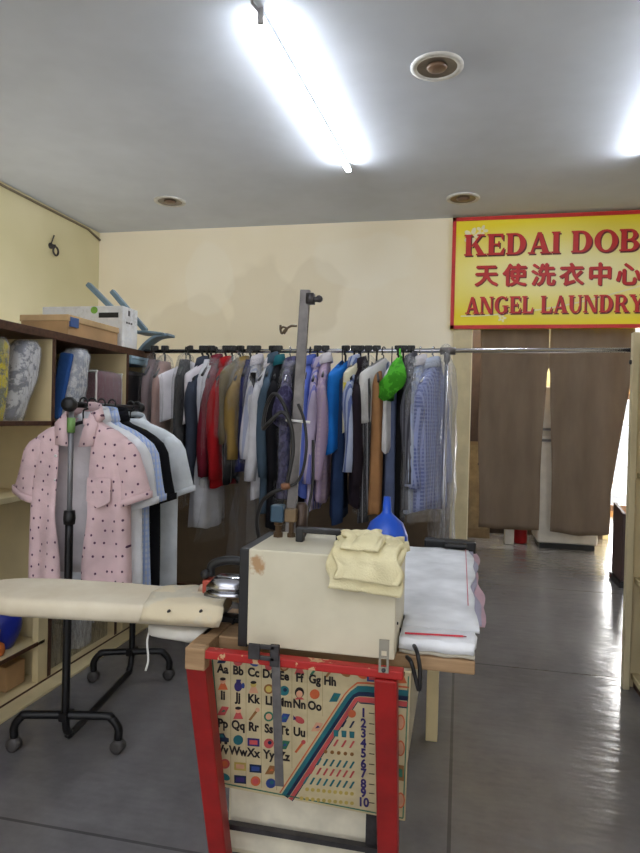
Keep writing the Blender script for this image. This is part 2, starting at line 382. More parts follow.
def line_mb(txt, x0, z0, h, x1, y):
    adv = sum(glyph(c)[1]+.03 for c in txt); sc = (x1-x0)/adv; mb = MB(); x = x0
    for c in txt:
        q, wd = glyph(c)
        for k, poly in enumerate(q): mb.add([(x+px*sc, y-.00005*k, z0+py*h) for px, py in poly], [tuple(range(len(poly)))])
        x += (wd+.03)*sc
    return mb
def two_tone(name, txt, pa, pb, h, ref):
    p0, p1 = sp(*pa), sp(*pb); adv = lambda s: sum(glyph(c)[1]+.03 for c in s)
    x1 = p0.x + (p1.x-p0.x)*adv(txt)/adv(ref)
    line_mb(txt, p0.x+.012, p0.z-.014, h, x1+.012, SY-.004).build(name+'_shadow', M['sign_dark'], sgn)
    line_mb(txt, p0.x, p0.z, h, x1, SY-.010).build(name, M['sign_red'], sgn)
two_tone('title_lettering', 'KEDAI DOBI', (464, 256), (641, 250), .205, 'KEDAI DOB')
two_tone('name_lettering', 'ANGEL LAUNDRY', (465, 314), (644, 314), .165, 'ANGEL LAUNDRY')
def text_mesh(body, bold=.0):
    c = bpy.data.curves.new('lettering', 'FONT'); c.body = body; c.offset = bold; c.align_x = 'CENTER'; c.resolution_u = 3
    o = bpy.data.objects.new('lettering', c); COL.objects.link(o); dg = bpy.context.evaluated_depsgraph_get(); dg.update()
    me = bpy.data.meshes.new_from_object(o.evaluated_get(dg)); vs = [v.co.copy() for v in me.vertices]; fs = [tuple(p.vertices) for p in me.polygons]
    bpy.data.objects.remove(o); bpy.data.curves.remove(c); bpy.data.meshes.remove(me); return vs, fs
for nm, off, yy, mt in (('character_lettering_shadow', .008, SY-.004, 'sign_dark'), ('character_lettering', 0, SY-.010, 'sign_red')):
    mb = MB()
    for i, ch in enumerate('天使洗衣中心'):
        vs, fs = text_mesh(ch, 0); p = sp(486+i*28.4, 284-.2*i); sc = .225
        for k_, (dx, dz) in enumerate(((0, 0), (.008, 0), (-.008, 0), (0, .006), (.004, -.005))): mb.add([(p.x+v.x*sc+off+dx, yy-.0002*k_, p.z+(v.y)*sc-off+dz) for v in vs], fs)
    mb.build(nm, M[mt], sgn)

# ------------------------------------------------------------------ doorway curtain
t = NT('brown curtain cloth'); v = t.coord((1, 1, .25)); n = t.noise(v, 7, 3)
mc = t.set(.95, 0, .1, t.ramp(n, [(.3, (122, 106, 90)), (.7, (136, 119, 101))])); t.bump(t.noise(t.coord(), 160, 2), .1, .003)
tl = t.new('ShaderNodeBsdfTranslucent'); tl.inputs[0].default_value = lin((150, 110, 80)); mx = t.new('ShaderNodeMixShader'); mx.inputs[0].default_value = .12
t.lk(t.b.outputs[0], mx.inputs[1]); t.lk(tl.outputs[0], mx.inputs[2]); t.lk(mx.outputs[0], t.out.inputs[0])
CY = YB+.04
cur = thing('doorway_curtain', 'brown cloth curtain with a centre slit hanging in the doorway', 'curtain', (.85, CY, 2.2))
def curtain_panel(side):
    mb = MB(); nz, nx = 40, 26; rings = []
    for i in range(nz+1):
        s = i/nz; z = 2.2 - s*(2.2-.19)
        if side == 0: xa = .17+.03*s+.01*sin(s*9); xb = .83-max(0, s-.22)*.06-(.015 if s > .22 else 0)+.012*sin(s*8)*s
        else: xa = .834+max(0, s-.22)*.055+(.012 if s > .22 else 0)-.012*sin(s*7)*s; xb = 1.60-.175*min(1, max(0, s-.18)/.62)
        row = []
        for j in range(nx+1):
            u = j/nx; x = xa+(xb-xa)*u
            y = CY + .014*sin(x*26+s*.8) + .012*sin(x*11+2)*s
            zz = z - (.02*sin(u*pi*1.0)*s if side else .0) + .025*s*s*abs(u-.5)
            row.append((x, y, zz))
        rings.append(row)
    return mb.loft(rings, False, (False, False))
for s in (0, 1): curtain_panel(s).build('curtain_panel', mc, cur, True, 0, .004)
MB().tube([(.1, CY, 2.2), (1.66, CY, 2.2)], .012, 8).build('curtain_rod', M['grey_steel'], cur, True)

# ------------------------------------------------------------------ things in the back room
fr = thing('refrigerator', 'white two-door refrigerator seen behind the curtain slit', 'refrigerator', (1.06, 6.95, 0))
M['fridge'] = plain('white enamel', (226, 220, 208), .3, 0, .04)
MB().box((.79, 6.76, .05), (1.35, 7.3, 1.62)).build('body', M['fridge'], fr, False, .015)
MB().box((.79, 6.72, 1.16), (1.35, 6.757, 1.62)).build('door', M['fridge'], fr, False, .012)
MB().box((.79, 6.72, .06), (1.35, 6.757, 1.13)).build('door', M['fridge'], fr, False, .012)
MB().box((.81, 6.75, 0), (1.33, 7.2, .05)).build('plinth', M['black_plastic'], fr)
for z in (1.18, 1.07): MB().box((.80, 6.70, z), (.98, 6.722, z+.025)).build('handle', M['grey_steel'], fr)
fe = thing('fire_extinguisher', 'red fire extinguisher on the floor below the curtain', 'fire extinguisher', (.64, 6.95, 0))
M['red_gloss'] = plain('glossy red paint', (176, 24, 28), .3)
MB().lathe((.64, 6.95, 0), [(.06, 0), (.07, .015), (.07, .36), (.055, .42), (.025, .45), (.025, .48)], 20).build('cylinder', M['red_gloss'], fe, True)
MB().bar((.64, 6.95, .48), (.64, 6.88, .53), .03, .02).build('valve', M['black_plastic'], fe)
MB().tube(bez([(.66, 6.94, .48), (.72, 6.9, .44), (.71, 6.9, .2)]), .012, 8).build('hose', M['black_plastic'], fe, True)
b = thing('white_box', 'small white box on the floor left of the red extinguisher', 'box', (.53, 6.9, 0))
MB().box((.48, 6.82, 0), (.57, 7.0, .16)).build('carton', M['white_plastic'], b, False, .006); MB().box((.475, 6.815, .16), (.575, 7.005, .185)).build('lid', M['white_plastic'], b, False, .005)
ff = thing('wall_cabinet', 'pale panelled cabinet behind the left edge of the curtain', 'cabinet', (-.1, 7.2, 0))
MB().box((-.55, 7.1, .0), (.34, 7.46, 2.6)).build('carcass', plain('beige cabinet', (164, 142, 108)), ff)
MB().box((-.12, 7.08, .1), (.32, 7.1, 1.0)).build('door', plain('beige cabinet door', (176, 156, 122)), ff); MB().lathe((.22, 7.085, .8), [(.02, 0), (.025, .03)], 12, (0, -1, 0)).build('knob', M['dark_steel'], ff)
MB().box((-.12, 7.08, 1.04), (.32, 7.1, 2.5)).build('drawer', plain('brown cabinet door', (86, 70, 66)), ff)
bp = thing('upright_board', 'dark brown upright board on a foot at the right edge of the doorway', 'board', (1.3, 5.4, 0))
MB().add([(1.24, 5.3, .05), (1.27, 5.3, .05), (1.27, 5.62, .05), (1.24, 5.62, .05), (1.24, 5.3, .57), (1.27, 5.3, .57), (1.27, 5.62, .62), (1.24, 5.62, .62)], [(0, 3, 2, 1), (4, 5, 6, 7), (0, 1, 5, 4), (1, 2, 6, 5), (2, 3, 7, 6), (3, 0, 4, 7)]).build('panel', plain('dark brown board', (66, 46, 44), .5), bp, False, .006)
MB().box((1.225, 5.28, 0), (1.285, 5.64, .05)).build('foot', M['black_plastic'], bp, False, .006)

# ------------------------------------------------------------------ right shelf unit
rs = thing('shelf_unit', 'cream open shelf unit at the right edge of the room', 'shelf', (1.0, 3.0, 0))
def rbox(n, lo, hi, m): MB().box(lo, hi).build(n, m, rs, False, .003)
rbox('side_panel', (.80, 3.30, 0), (1.3, 3.345, 1.69), M['cream_panel'])
rbox('side_panel', (.80, 2.0, 0), (1.3, 2.045, 1.69), M['cream_panel'])
rbox('back_panel', (1.28, 2.045, 0), (1.3, 3.3, 1.69), M['cream_panel'])
for z in (.04, .5, 1.0, 1.63): rbox('shelf_board', (.83, 2.045, z), (1.28, 3.30, z+.028), M['cream_panel'])
rbox('plinth', (.84, 2.045, 0), (.87, 3.3, .04), M['brown_edge'])
rbox('front_post', (.785, 3.255, 0), (.815, 3.30, 1.69), M['cream_trim'])
MB().lathe((.784, 3.36-.08, 1.55), [(.012, 0), (.010, .008), (.004, .01)], 12, (-1, 0, 0)).build('screw', M['dark_steel'], rs, True)
def sack(name, label, cat, c, sx, sy, h, mats, seed=0, group=None, tie=True):
    rnd = random.Random(seed); o = thing(name, label, cat, c, 0, group); rings = []
    for i in range(9):
        s = i/8; q = (.75+.3*sin(s*pi*.9)) if s < .85 else .75-.5*(s-.85)/.15
        rings.append([Vector(c)+Vector((sx*q*cos(a)*(1+.1*sin(3*a+seed+s*4)), sy*q*sin(a)*(1+.1*cos(2*a+seed)), h*s)) for a in [2*pi*j/20 for j in range(20)]])
    MB().loft(rings).build('bag_body', mats[0], o, True)
    if tie: MB().lathe(Vector(c)+Vector((0, 0, h)), [(sx*.3, -.005), (sx*.28, .02), (sx*.4, .05)], 14).build('knot', mats[1], o, True)
    return o
sack('bag', 'dark maroon and black bag on the low shelf of the right shelf unit', 'bag', (.98, 3.15, .068), .13, .12, .26, [cloth('dark bag cloth', (46, 36, 38), 'blotch', (120, 30, 36), 9), M['black_plastic']], 3)

# ------------------------------------------------------------------ left shelf unit
X0, X1 = -2.36, -1.84
ls = thing('shelf_unit', 'tall cream open shelf unit with dark brown edges along the left side', 'shelf', (X0, 2.5, 0))
def lbox(n, lo, hi, m=None, bv=.002): return MB().box(lo, hi).build(n, m or M['cream_panel'], ls, False, bv)
YE = 3.64
lbox('top_board', (X0-.05, 1.0, 1.585), (X1+.0, YE, 1.622), M['brown_edge'])
for y in (1.02, 2.63, 3.30, YE-.025): lbox('divider', (X0, y-.012, .02), (X1-.004, y+.012, 1.585))
for y in (1.02, 2.63, 3.30): lbox('edge_strip', (X1-.004, y-.012, .62), (X1, y+.012, 1.585), M['brown_edge'])
lbox('post', (X1-.03, 2.55, .02), (X1, 2.62, .88)); lbox('edge_strip', (X1-.003, 2.62, .02), (X1+.002, 2.645, .62), M['brown_edge'])
lbox('back_panel', (X0-.015, 1.0, .87), (X0, YE, 1.585), plain('shelf back board', (196, 178, 134), .6)); lbox('back_panel_painted_shade', (X0-.015, 1.0, .0), (X0, YE, .87), plain('shelf back board painted shade', (84, 70, 58), .7))  # lower half painted darker to stand in for shade inside the shelf
lbox('shelf_board', (X0, 1.03, 1.186), (X1-.006, YE-.03, 1.205)); lbox('shelf_edge', (X1-.006, 1.03, 1.186), (X1, YE-.03, 1.207), M['brown_edge'])
lbox('shelf_board', (X0, 1.03, .86), (X1-.006, 2.62, .885))
lbox('shelf_board', (X0, 1.03, .19), (X1-.006, 2.6, .204)); lbox('shelf_edge', (X1-.006, 1.03, .188), (X1, 2.6, .206), M['brown_edge'])
lbox('base_board', (X0, 1.0, .0), (X1, YE, .02)); lbox('kerb', (X1+.004, 1.0, 0), (X1+.085, YE, .012)); lbox('base_edge', (X1-.002, 1.0, .0), (X1+.004, YE, .018), M['brown_edge']); lbox('edge_strip', (X1-.004, 3.212, .02), (X1, 3.236, .62), M['brown_edge'])
# boxes on top
fb = thing('cardboard_box', 'long flat tan cardboard box with a blue label on top of the left shelf', 'box', (-2.0, 2.95, 1.622))
mcard = plain('tan cardboard', (176, 140, 98), .85, 0, .1, 5)
MB().box((-2.12, 2.76, 1.622), (-1.86, 3.22, 1.71)).build('carton', mcard, fb, False, .004)
MB().box((-2.125, 2.755, 1.69), (-1.855, 3.225, 1.722)).build('lid', plain('pale cardboard lid', (196, 164, 120), .85, 0, .1, 5), fb, False, .004)
MB().box((-1.862, 2.77, 1.665), (-1.8535, 2.84, 1.712)).build('label_sticker', plain('blue sticker', (58, 92, 150), .5), fb)
wc = thing('white_carton', 'white printed carton with a dark hand hole on top of the left shelf', 'box', (-2.1, 3.3, 1.622))
MB().box((-2.35, 3.24, 1.622), (-1.845, 3.41, 1.848)).build('carton', cloth('white printed card', (240, 239, 236), 'blotch', (222, 222, 222), 30), wc, False, .004)
MB().box((-1.99, 3.236, 1.782), (-1.87, 3.242, 1.81)).build('hand_hole', M['black_plastic'], wc)
mb = MB(); disc2(mb, (-2.02, 1.825), .022, .02, 3.2385, 14); mb.build('green_mark', plain('green print', (120, 170, 60)), wc)
mb = MB()
mb.box((-1.8455, 3.3, 1.80), (-1.8435, 3.318, 1.83)); mb.box((-1.8455, 3.28, 1.755), (-1.8435, 3.295, 1.765)); mb.box((-1.8455, 3.305, 1.755), (-1.8435, 3.32, 1.765)); mb.box((-1.8455, 3.33, 1.755), (-1.8435, 3.345, 1.765)); mb.build('printed_symbols', M['black_plastic'], wc)
st = thing('upturned_chair', 'blue-grey plastic chair lying upturned behind the white carton', 'chair', (-1.9, 3.52, 1.622))
mbl = plain('blue grey plastic', (112, 134, 146), .5)
q = lambda px, py, Y: onY(px, py, Y)
for (p0, p1, Y) in (((88, 284), (122, 318), 3.50), ((112, 291), (146, 331), 3.56)):
    MB().bar(q(*p0, Y), q(*p1, Y), .035, .03, (0, 1, 0)).build('leg', mbl, st, False, .006)
ps = [q(122, 322, 3.5), q(136, 331, 3.5), q(152, 332, 3.5), q(168, 334, 3.5)]
mb = MB(); mb.loft([[p+Vector((0, -.07, 0)), p+Vector((0, .09, 0)), p+Vector((0, .09, -.014)), p+Vector((0, -.07, -.014))] for p in bez(ps)]); mb.build('seat', mbl, st, False, .004)
mb = MB(); mb.loft([[p+Vector((0, -.05, 0)), p+Vector((0, .05, 0)), p+Vector((.006, .05, -.016)), p+Vector((.006, -.05, -.016))] for p in bez([q(171, 334, 3.5), q(158, 336, 3.5), q(148, 343, 3.5), q(140, 352.5, 3.5)])]); mb.build('back_support', mbl, st, False, .004)
# bags and bedding inside
def pillow_bag(name, label, c, w_, d_, h, lean, mat, film=True, seed=0, cat='bag', group=None, strip=None):
    o = thing(name, label, cat, c, 0, group); rnd = random.Random(seed); rings = []; rings2 = []
    for i in range(13):
        s = i/12; q_ = .8+.2*sin(s*pi); 
        if s > .93: q_ *= .7
        ct = Vector(c)+Vector((lean[0]*s, lean[1]*s, h*s))
        f = lambda a, g: ct+Vector((w_*q_*g*math.copysign(abs(cos(a))**.7, cos(a))*(1+.06*sin(5*a+seed+s*9)), d_*q_*g*math.copysign(abs(sin(a))**.7, sin(a))*(1+.06*cos(4*a+s*7+seed)), 0))
        rings.append([f(2*pi*j/24, .94) for j in range(24)]); rings2.append([f(2*pi*j/24, 1.0)+Vector((0, 0, .012*(s-.5))) for j in range(24)])
    MB().loft(rings).build('bedding', mat, o, True)
    if strip: MB().bar(Vector(c)+Vector((.02, -d_*.95-.012, .012)), Vector(c)+Vector((.02+lean[0]*.9, -d_*.95-.012+lean[1]*.9, h*.93)), .07, .022, (1, 0, 0)).build('blue_edge', strip, o, False, .01)
    if film: MB().loft(rings2).build('plastic_wrap', M['film_thick'], o, True)
    return o
zs = 1.206
pillow_bag('bedding_bag', 'yellow bedding in clear plastic at the left end of the upper shelf', (-1.895, 2.30, zs+.0), .045, .05, .345, (.0, .03, 0), cloth('yellow bedding', (226, 206, 30), 'blotch', (120, 120, 80), 10), seed=2, group='wrapped bedding on the left shelf')
pillow_bag('bedding_bag', 'white bedding with black leaf print in clear plastic leaning on the shelf divider', (-1.955, 2.46, zs), .07, .08, .355, (.05, .06, 0), cloth('leaf print', (236, 236, 240), 'blotch', (140, 142, 152), 16), seed=5, group='wrapped bedding on the left shelf')
pillow_bag('bedding_bag', 'white small-print bedding with a blue edge in clear plastic right of the divider', (-1.925, 2.82, zs), .075, .085, .355, (.04, .05, 0), cloth('white print', (232, 232, 234), 'blotch', (168, 172, 184), 30), seed=8, group='wrapped bedding on the left shelf', strip=cloth('blue edging', (52, 92, 160)))
mv = thing('comforter_bag', 'mauve comforter in a clear zipped bag with white piping', 'bag', (-1.95, 3.15, zs))
MB().box((-2.2, 3.02, zs), (-1.85, 3.285, zs+.27)).build('comforter', cloth('mauve cloth', (124, 84, 92)), mv, True, .04, 0)
for yy in (3.025, 3.28):
    z0_, z1_ = zs+.02, zs+.262
    MB().tube(bez([(-2.19, yy, z0_), (-2.19, yy, z1_-.02), (-2.17, yy, z1_), (-1.89, yy, z1_), (-1.868, yy, z1_-.02), (-1.868, yy, z0_)], 5), .006, 6).build('piping', M['white_plastic'], mv, True)
MB().box((-2.203, 3.017, zs+.001), (-1.847, 3.287, zs+.273)).build('clear_cover', M['film'], mv, True, .04)
MB().box((-2.17, 3.012, zs+.04), (-1.95, 3.016, zs+.2)).build('window_panel', plain('grey clear panel', (148, 138, 140), .25), mv)
nt = tag(MB().box((-1.875, 2.96, zs), (-1.845, 2.966, zs+.075)).build('note_card', plain('yellow paper', (214, 200, 90), .8)), 'small yellow card standing in front of the mauve comforter', 'card')
bb = thing('blue_box', 'pale blue flat box under the right end of the left shelf top', 'box', (-1.9, 3.45, 1.54))
MB().box((-2.1, 3.34, 1.535), (-1.845, 3.61, 1.575)).build('tray', plain('pale blue card', (140, 168, 186), .6), bb, False, .004); MB().box((-2.105, 3.335, 1.566), (-1.838, 3.6125, 1.583)).build('lid', plain('pale blue lid', (160, 186, 202), .6), bb, False, .003)
bb['label'] = 'pale blue flat box tucked under the right end of the left shelf top'
dp = thing('dark_box', 'dark box below the pale blue flat box in the left shelf', 'box', (-2.05, 3.45, zs)); MB().box((-2.3, 3.34, zs), (-1.87, 3.6, zs+.26)).build('carton', plain('dark grey card', (48, 44, 48), .8), dp, False, .004); MB().box((-2.304, 3.336, zs+.26), (-1.866, 3.604, zs+.29)).build('lid', plain('dark grey lid', (56, 52, 56), .8), dp, False, .004)
dp.location.z = zs
# lower compartments
sack('blue_bag', 'bright blue plastic bag on the low shelf under the ironing board', 'bag', (-1.97, 2.46, .205), .085, .075, .19, [plain('blue plastic', (28, 44, 150), .3), plain('blue plastic', (28, 44, 150), .3)], 4)
sack('orange_bundle', 'small orange cloth bundle beside the blue plastic bag', 'bundle', (-1.90, 2.36, .205), .03, .03, .06, [cloth('orange cloth', (214, 120, 62)), cloth('orange cloth', (214, 120, 62))], 6)
tb = thing('cardboard_carton', 'tan cardboard carton on the bottom of the left shelf', 'box', (-2.1, 2.48, .021)); MB().box((-2.3, 2.42, .021), (-1.90, 2.545, .13)).build('carton', mcard, tb, False, .004); MB().box((-2.12, 2.417, .021), (-2.08, 2.419, .13)).build('tape', plain('tape', (150, 120, 84), .3), tb)
tag(tb, 'tan cardboard carton on the bottom board of the left shelf')
sl = thing('sliding_panel', 'grey translucent panel closing the lower middle of the left shelf', 'panel', (-1.87, 3.0, .021))
MB().box((-1.885, 2.66, .021), (-1.88, 3.205, .84)).build('sheet', plastic_film('grey translucent sheet', .55, (130, 136, 146)), sl); MB().box((-1.89, 2.655, .84), (-1.873, 3.21, .86)).build('top_rail', M['grey_steel'], sl)
jg = thing('jug', 'white plastic jug with a handle behind the grey translucent panel', 'jug', (-1.93, 3.02, .021))
c = Vector((-1.93, 3.02, .022))
def rrect(c, hx, hy, z, n=20, e=.5): return [c+Vector((hx*math.copysign(abs(cos(a))**e, cos(a)), hy*math.copysign(abs(sin(a))**e, sin(a)), z)) for a in [2*pi*j/n for j in range(n)]]
MB().loft([rrect(c, .035, .06, 0), rrect(c, .04, .065, .02), rrect(c, .04, .065, .12), rrect(c, .035, .05, .15), rrect(c, .02, .022, .17), rrect(c, .019, .019, .18)]).build('body', plain('milky plastic', (240, 240, 244), .5), jg, True)
MB().tube(bez([c+Vector((.01, .02, .165)), c+Vector((.03, .065, .16)), c+Vector((.03, .07, .1))]), .009, 8).build('handle', plain('milky plastic', (240, 240, 244), .5), jg, True)
MB().lathe(c+Vector((0, 0, .18)), [(.021, 0), (.021, .02)], 14).build('cap', plain('blue cap', (60, 80, 140)), jg, True)
gb = sack('grey_bag', 'grey stuffed bag behind the grey panel, left of the jug', 'bag', (-2.02, 2.74, .021), .09, .05, .3, [plain('grey plastic', (140, 134, 134), .5), plain('brown tie', (96, 74, 66), .5)], 9)
# wall hook
hk = thing('wall_hook', 'small dark ring hook on the left wall', 'hook', (XL, 5.66, 2.86))
MB().lathe((XL, 5.66, 2.90), [(.03, 0), (.03, .015), (.015, .03), (.01, .06)], 14, (1, 0, 0)).build('base', M['dark_steel'], hk, True)
MB().tube([Vector((XL+.05, 5.68+.04*cos(a), 2.85+.042*sin(a))) for a in [2*pi*k/20 for k in range(21)]], .010, 8).build('ring', M['dark_steel'], hk, True)
MB().tube([(XL+.02, 5.64, 2.9), (XL+.05, 5.65, 3.0)], .007, 6).build('pin', M['dark_steel'], hk, True)

# ------------------------------------------------------------------ garments
def rows_loft(rows, n=36, seed=0, wob=.2, nf=5, open_=0, ex=.8):
    rnd = random.Random(seed); ph = [rnd.random()*6.28 for _ in range(4)]; rings = []
    zt, zb = rows[0][0], rows[-1][0]
    for (z, hw, hd) in rows:
        s = (z-zt)/(zb-zt+1e-9); ring = []
        for j in range(n if not open_ else n+1):
            if open_: a = -pi/2+open_ + (2*pi-2*open_)*j/n
            else: a = 2*pi*j/n
            k = 1+wob*(.25+s)*(sin(nf*a+ph[0]+s*1.5)*.5+sin((nf+3)*a+ph[1]-s*2.5)*.35+sin(2*a+ph[2]+s*4)*.3)
            ring.append((hw*math.copysign(abs(cos(a))**ex, cos(a))*(1+(k-1)*.25), hd*math.copysign(abs(sin(a))**ex, sin(a))*k, z+.008*s*sin(3*a+ph[3])))
        rings.append(ring)
    return rings
def body_rows(w, L, hd, flare=0, n=12, sl=1.0):
    rows = [(0, w*.3, hd*.8), (-.02*sl, w*.42, hd*.85), (-.045*sl, w*.72, hd*.9), (-.07*sl, w*.92, hd), (-.1*sl, w, hd)]
    for i in range(1, n+1):
        s = i/n; rows.append((-.1*sl-(L-.1*sl)*s, w*(1+.04*s+flare*s), hd*(1+.15*s+flare*.6*s)))
    return rows
def sleeve(mb, w, side, L, r0_, r1_, out, fl=.7, seed=0, y0=0):
    rings = []; rnd = random.Random(seed+side); p = rnd.random()*6
    for i in range(9):
        s = i/8; c_ = Vector((side*(w*.9+out*s*(1 if s < .5 else 1)), y0+.01*sin(s*5+p), -.125-L*s)); r = r0_+(r1_-r0_)*s
        tilt = Vector((side*.5*(1-s)+0, 0, .35*(1-s)))
        ring = []
        r *= (.35, .8)[i] if i < 2 else 1
        for j in range(14):
            a = 2*pi*j/14; k = 1+.1*sin(3*a+s*6+p)
            ring.append(c_+Vector((cos(a)*r*k, sin(a)*r*fl*k, (cos(a)*side*r*.5*(1 if L < .3 else (1-s))))))
        rings.append(ring)
    mb.loft(rings, True, (True, False))
def place(root, **k): return root
ROD_Z, ROD_Y = 1.622, 3.5
def hanger(label, loc, rz, mat, w=.19, thick=False, drop=.085, group=None):
    h = thing('clothes_hanger', label, 'hanger', loc, rz, group)
    arc = [(.0, 0, -drop-.012), (0, 0, -.035), (.018, 0, -.028)] + [(.016*cos(a), 0, -.004+.018*sin(a)) for a in [R(-60), R(-20), R(30), R(80), R(130), R(175)]]
    MB().tube(bez(arc, 3), .0035 if not thick else .006, 6).build('hook', mat, h, True, local=True)
    MB().tube(bez([(-w*.97, 0, -drop-.10), (-w*.5, 0, -drop-.052), (0, 0, -drop-.014), (w*.5, 0, -drop-.052), (w*.97, 0, -drop-.10)], 4), .007, 6).build('shoulder_bar', mat, h, True, local=True)
    if thick: MB().box((-.014, -.022, -.012), (.014, .022, .022)).build('clip', M['black_plastic'], h, False, .006, local=True)
    return h
def garment(px, kind, mats, bot, yaw, hd, cover, short, label, cat, w=None, long_sleeve=True, seed=0, flare=0, drop=.085, hook='dark', near=None):
    yaw_ = R(yaw); w = w or {'shirt': .19, 'dress': .17, 'folded': .20, 'trousers': .15}[kind]
    ytip = ROD_Y-(w+.03)*cos(yaw_)
    x = onY(px, 430, ytip).x - (w)*sin(yaw_)*.9
    zb = onY(px, bot, ytip).z; L = ROD_Z-drop-zb
    rz = R(-90)+yaw_     # local +x points towards the camera
    loc = (x, ROD_Y, ROD_Z-drop)
    hanger(('black' if hook == 'dark' else 'pale wire') + ' hanger on the long rail holding the '+short, (x, ROD_Y, ROD_Z+.012), rz, M['black_plastic'] if hook == 'dark' else M['chrome'], min(w, .17), hook == 'dark' and seed % 4 != 3, drop+.012, 'hangers on the long rail')
    g = thing(kind if kind != 'folded' else 'folded_garment', label, cat, loc, rz, 'garments hanging on the long rail')
    if kind == 'shirt':
        MB().loft(rows_loft(body_rows(w, L, hd, flare, 12, 1.7), seed=seed)).build('body', mats[0], g, True, local=True)
        for sd in (-1, 1):
            mb = MB(); sleeve(mb, w, sd, min(L*.8, .52) if long_sleeve else .2, .058, .042 if long_sleeve else .062, .045 if long_sleeve else .07, .62, seed)
            mb.build('sleeve', mats[0], g, True, 0, .003, local=True)
        cm = mats[1] if len(mats) > 1 else mats[0]
        MB().loft([[(.065*cos(a)*k, .034*sin(a)*k, z+.012*sin(a)) for a in [2*pi*j/16 for j in range(16)]] for z, k in ((.03, .8), (.035, .95), (.0, 1.15), (-.02, 1.25))], True, (False, False)).build('collar', cm, g, True, 0, .004, local=True)
    elif kind == 'dress':
        MB().loft(rows_loft(body_rows(w, L, hd, flare, 14, 1.7), seed=seed, wob=.22)).build('body', mats[0], g, True, local=True)
        if len(mats) > 1: MB().loft([[(w*1.02*cos(a), hd*1.05*sin(a), z) for a in [2*pi*j/20 for j in range(20)]] for z in (-.3, -.34)], True, (False, False)).build('trim_band', mats[1], g, True, 0, .004, local=True)
    else:
        rows = [(-.012, w*.96, hd*.5), (-.02, w, hd*.8)] + [(-.02-(L-.02)*i/10, w*(1-.12*i/10*(kind == 'trousers')), hd*(1+.1*i/10)) for i in range(1, 11)]
        MB().loft([[(x, y, z-.10*abs(x)/w+(.03 if kind == 'folded' else .02)) for x, y, z in rg] for rg in rows_loft(rows, seed=seed, wob=.22, nf=3, ex=.6)]).build('cloth' if kind == 'folded' else 'trouser_leg', mats[0], g, True, local=True)
        if len(mats) > 1: MB().loft(rows_loft([(-L*.4, w*1.01, hd*1.15), (-L*.55, w*1.01, hd*1.2)], seed=seed)).build('trim_band', mats[1], g, True, local=True)
    if cover:
        ww = w+.035 if kind in ('shirt',) else w+.02
        rows = [(.045, .02, .014), (.02, ww*.3, hd*.9+.006), (-.06, ww*.75, hd+.008), (-.12, ww*1.02, hd+.012)] + [(-.12-(L+cover-.12)*i/12, ww*(1.06+.02*sin(i)), (hd+.012)*(1+.12*i/12)) for i in range(1, 13)]
        MB().loft(rows_loft(rows, seed=seed+50, wob=.22, nf=6), True, (False, False)).build('plastic_cover', M['film'] if seed % 2 else M['film_thin'], g, True, local=True)
    return g
C_ = cloth
